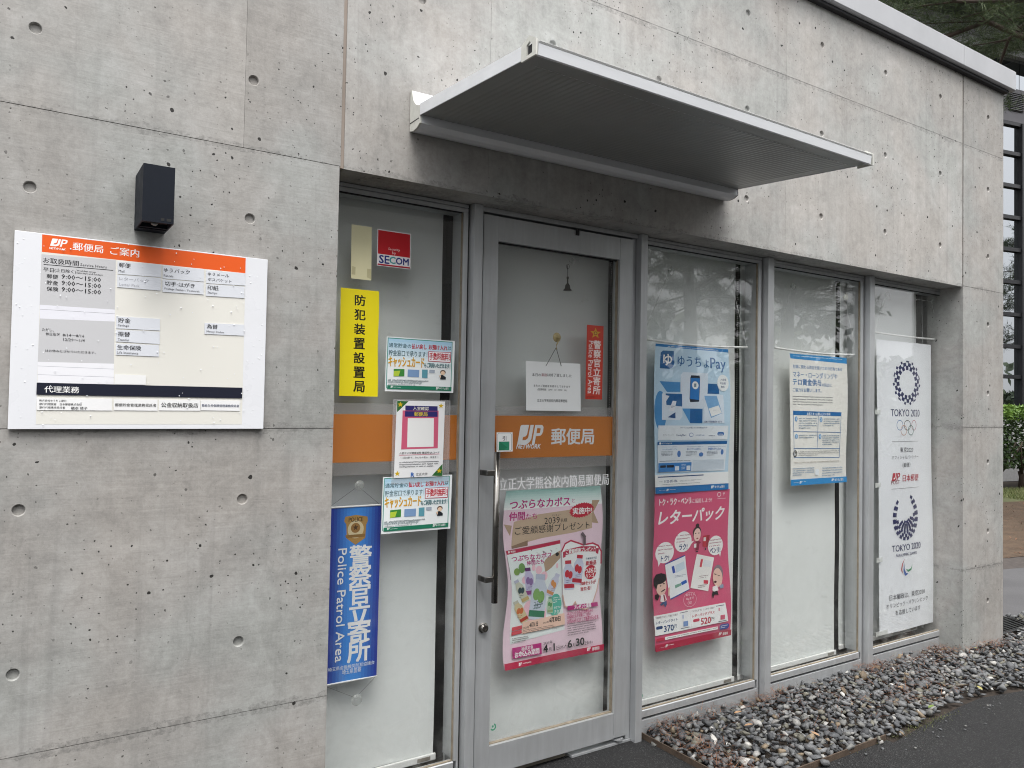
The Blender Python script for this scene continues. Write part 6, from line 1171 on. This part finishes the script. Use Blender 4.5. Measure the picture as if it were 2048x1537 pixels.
# ============================================================ PINES
def pine_mesh(seed, H, crown0, spread, nlimb, tufts, needle, nn, nw):
    r_ = random.Random(seed); b = MB(); tips = []
    tp = [(0, 0, 0)]; x = y = 0
    for i in range(1, 9): x += r_.gauss(0, .10) * H / 9; y += r_.gauss(0, .10) * H / 9; tp.append((x, y, H * i / 8))
    b.tube(tp, [H * .020 * (1 - .85 * i / 8) + .01 for i in range(9)], 8)
    for k in range(nlimb):
        f = crown0 + (1 - crown0) * (k + r_.random()) / nlimb; idx = min(7, int(f * 8)); a0 = Vector(tp[idx]).lerp(Vector(tp[min(8, idx + 1)]), f * 8 - idx)
        ang = k * 2.4 + r_.uniform(-.5, .5); L = spread * (1 - .62 * max(0, (f - crown0) / (1 - crown0)) ** 1.4) * r_.uniform(.7, 1.1)
        d = Vector((math.cos(ang), math.sin(ang), 0)); pts = [a0]
        for q in range(1, 6):
            pts.append(a0 + d * L * q / 5 + Vector((r_.gauss(0, .05) * L, r_.gauss(0, .05) * L, L * (.10 * q / 5 + .10 * math.sin(q * 1.1) + r_.gauss(0, .03)))))
        b.tube(pts, [.034 * H / 9 * (1 - .8 * q / 5) + .005 for q in range(6)], 5)
        for q in range(1, 6):
            for sgn in (-1, 1, 0):
                if q < 2 and r_.random() < .6: continue
                e = (d * r_.uniform(.3, 1) + Vector((-d.y, d.x, 0)) * sgn * r_.uniform(.5, 1) + Vector((0, 0, r_.uniform(-.05, .45)))).normalized(); l = L * r_.uniform(.16, .34)
                p1 = pts[q] + e * l * .5 + Vector((0, 0, r_.gauss(0, .03))); p2 = pts[q] + e * l
                b.tube([pts[q], p1, p2], [.012 * H / 9, .008 * H / 9, .003], 4, cap=False); tips += [(p1, e), (p2, e), (pts[q].lerp(p1, .6), e), (p1.lerp(p2, .5), e)]
    T = []
    for k in range(tufts):
        p, e = tips[k % len(tips)]; o = Vector((r_.gauss(0, 1), r_.gauss(0, 1), r_.gauss(0, .6))) * .09 * H / 9
        T.append((*(p + o), *(e + Vector((r_.gauss(0, .5), r_.gauss(0, .5), r_.gauss(.25, .4)))).normalized()))
    T = np.array(T); g = np.random.default_rng(seed); n = len(T) * nn
    c0 = np.repeat(T[:, :3], nn, 0) + np.repeat(T[:, 3:], nn, 0) * g.uniform(-.5, .6, (n, 1)) * needle
    d = np.repeat(T[:, 3:], nn, 0) * .75 + g.normal(0, .62, (n, 3)); d /= np.linalg.norm(d, axis=1)[:, None]
    w = np.cross(d, g.normal(size=(n, 3))); w /= np.linalg.norm(w, axis=1)[:, None]; w *= nw; L = g.uniform(.6, 1.1, (n, 1)) * needle
    v = np.stack([c0 - w, c0 + w, c0 + d * L], 1).reshape(-1, 3)
    return b, v, np.arange(len(v)).reshape(-1, 3)
def pine(seed, loc, rz, label, protos={}, **kw):
    t_ = link('pine_tree', None, None, label=label, category='tree'); t_.location = loc; t_.rotation_euler = (0, 0, rz); t_['group'] = 'pines'
    if seed not in protos:
        b, v, f = pine_mesh(seed, **kw); o1 = b.build('trunk', 'bark', None, smooth=True); o2 = tri_mesh('crown', v, f, 'needle')
        protos[seed] = (o1.data, o2.data)
    else:
        o1 = link('trunk', protos[seed][0]); o2 = link('crown', protos[seed][1])
    o1.parent = t_; o2.parent = t_
    return t_
near = dict(H=11.5, crown0=.57, spread=4.0, nlimb=34, tufts=22000, needle=.16, nn=13, nw=.0034)
farp = dict(H=9.0, crown0=.40, spread=3.3, nlimb=20, tufts=3200, needle=.24, nn=9, nw=.009)
pine(1, (12.6, 1.9, 0), 1.9, 'large pine whose branches reach over the roof edge before the glass hall', **near)
tips_ = [((11.2, -8.2), 0.3, 'pine reflected in the window with the pink poster, nearest the office'), ((13.6, -7.2), 1.9, 'pine reflected at the top of the middle windows, second from the office'), ((15.6, -9.5), 4.0, 'pine standing behind the asphalt, third from the office'), ((19.5, -12.5), 2.5, 'pine in the second row, nearer the glass hall'),
         ((23.6, -3.6), .8, 'pine standing across the lawn, reflected low in the glass hall'), ((26.5, -7.0), 3.2, 'pine reflected in the upper glass of the hall'), ((30.0, -3.0), 5.6, 'outermost pine across from the glass hall')]
for i, ((x, y), rz, lab) in enumerate(tips_): pine(2 + i % 2, (x, y, 0), rz, lab, **farp)
# the building opposite, seen as a reflection in the door and the first windows
hb = thing('opposite_building', 'plain grey concrete building across the pavement, facing the glass door', 'building', (1.0, -9, 0))
for k in range(10):
    for z0, z1 in ((0, 1.8), (1.8, 3.6), (3.6, 5.2)):
        MB().box(-9 + 1.88 * k + .004, -7.12 + 1.88 * k - .004, -8.6, -8.4, z0 + .004, z1 - .004).build('concrete_panel', 'conc_far', hb)
MB().box(-9, 9.8, -14, -8.62, 0, 5.19).build('core', 'conc_back', hb)
MB().box(-9.1, 9.9, -14.1, -8.33, 5.2, 5.36).build('coping', 'coping', hb)
for k, x in enumerate((-1.6, 2.0, 5.6)):
    o = MB().box(x, x + 1.1, -8.43, -8.385, 1.2, 2.5).build('window_frame', 'far_frame', hb)
# a wood behind the pines closes the view low down
def wood():
    q = random.random(); x = 9 + 38 * q; y = -17 + 13 * q ** 1.5 + random.gauss(0, 1.2)
    top = 2.7 + 1.1 * math.sin(x * .9) + .9 * math.sin(x * 2.3 + 1)
    return (x, y, top * (1 - random.random() ** 2.0 * 1.0))
w_ = leaves(26000, wood, .26, 'needle', 'wood_edge', None); w_['kind'] = 'stuff'
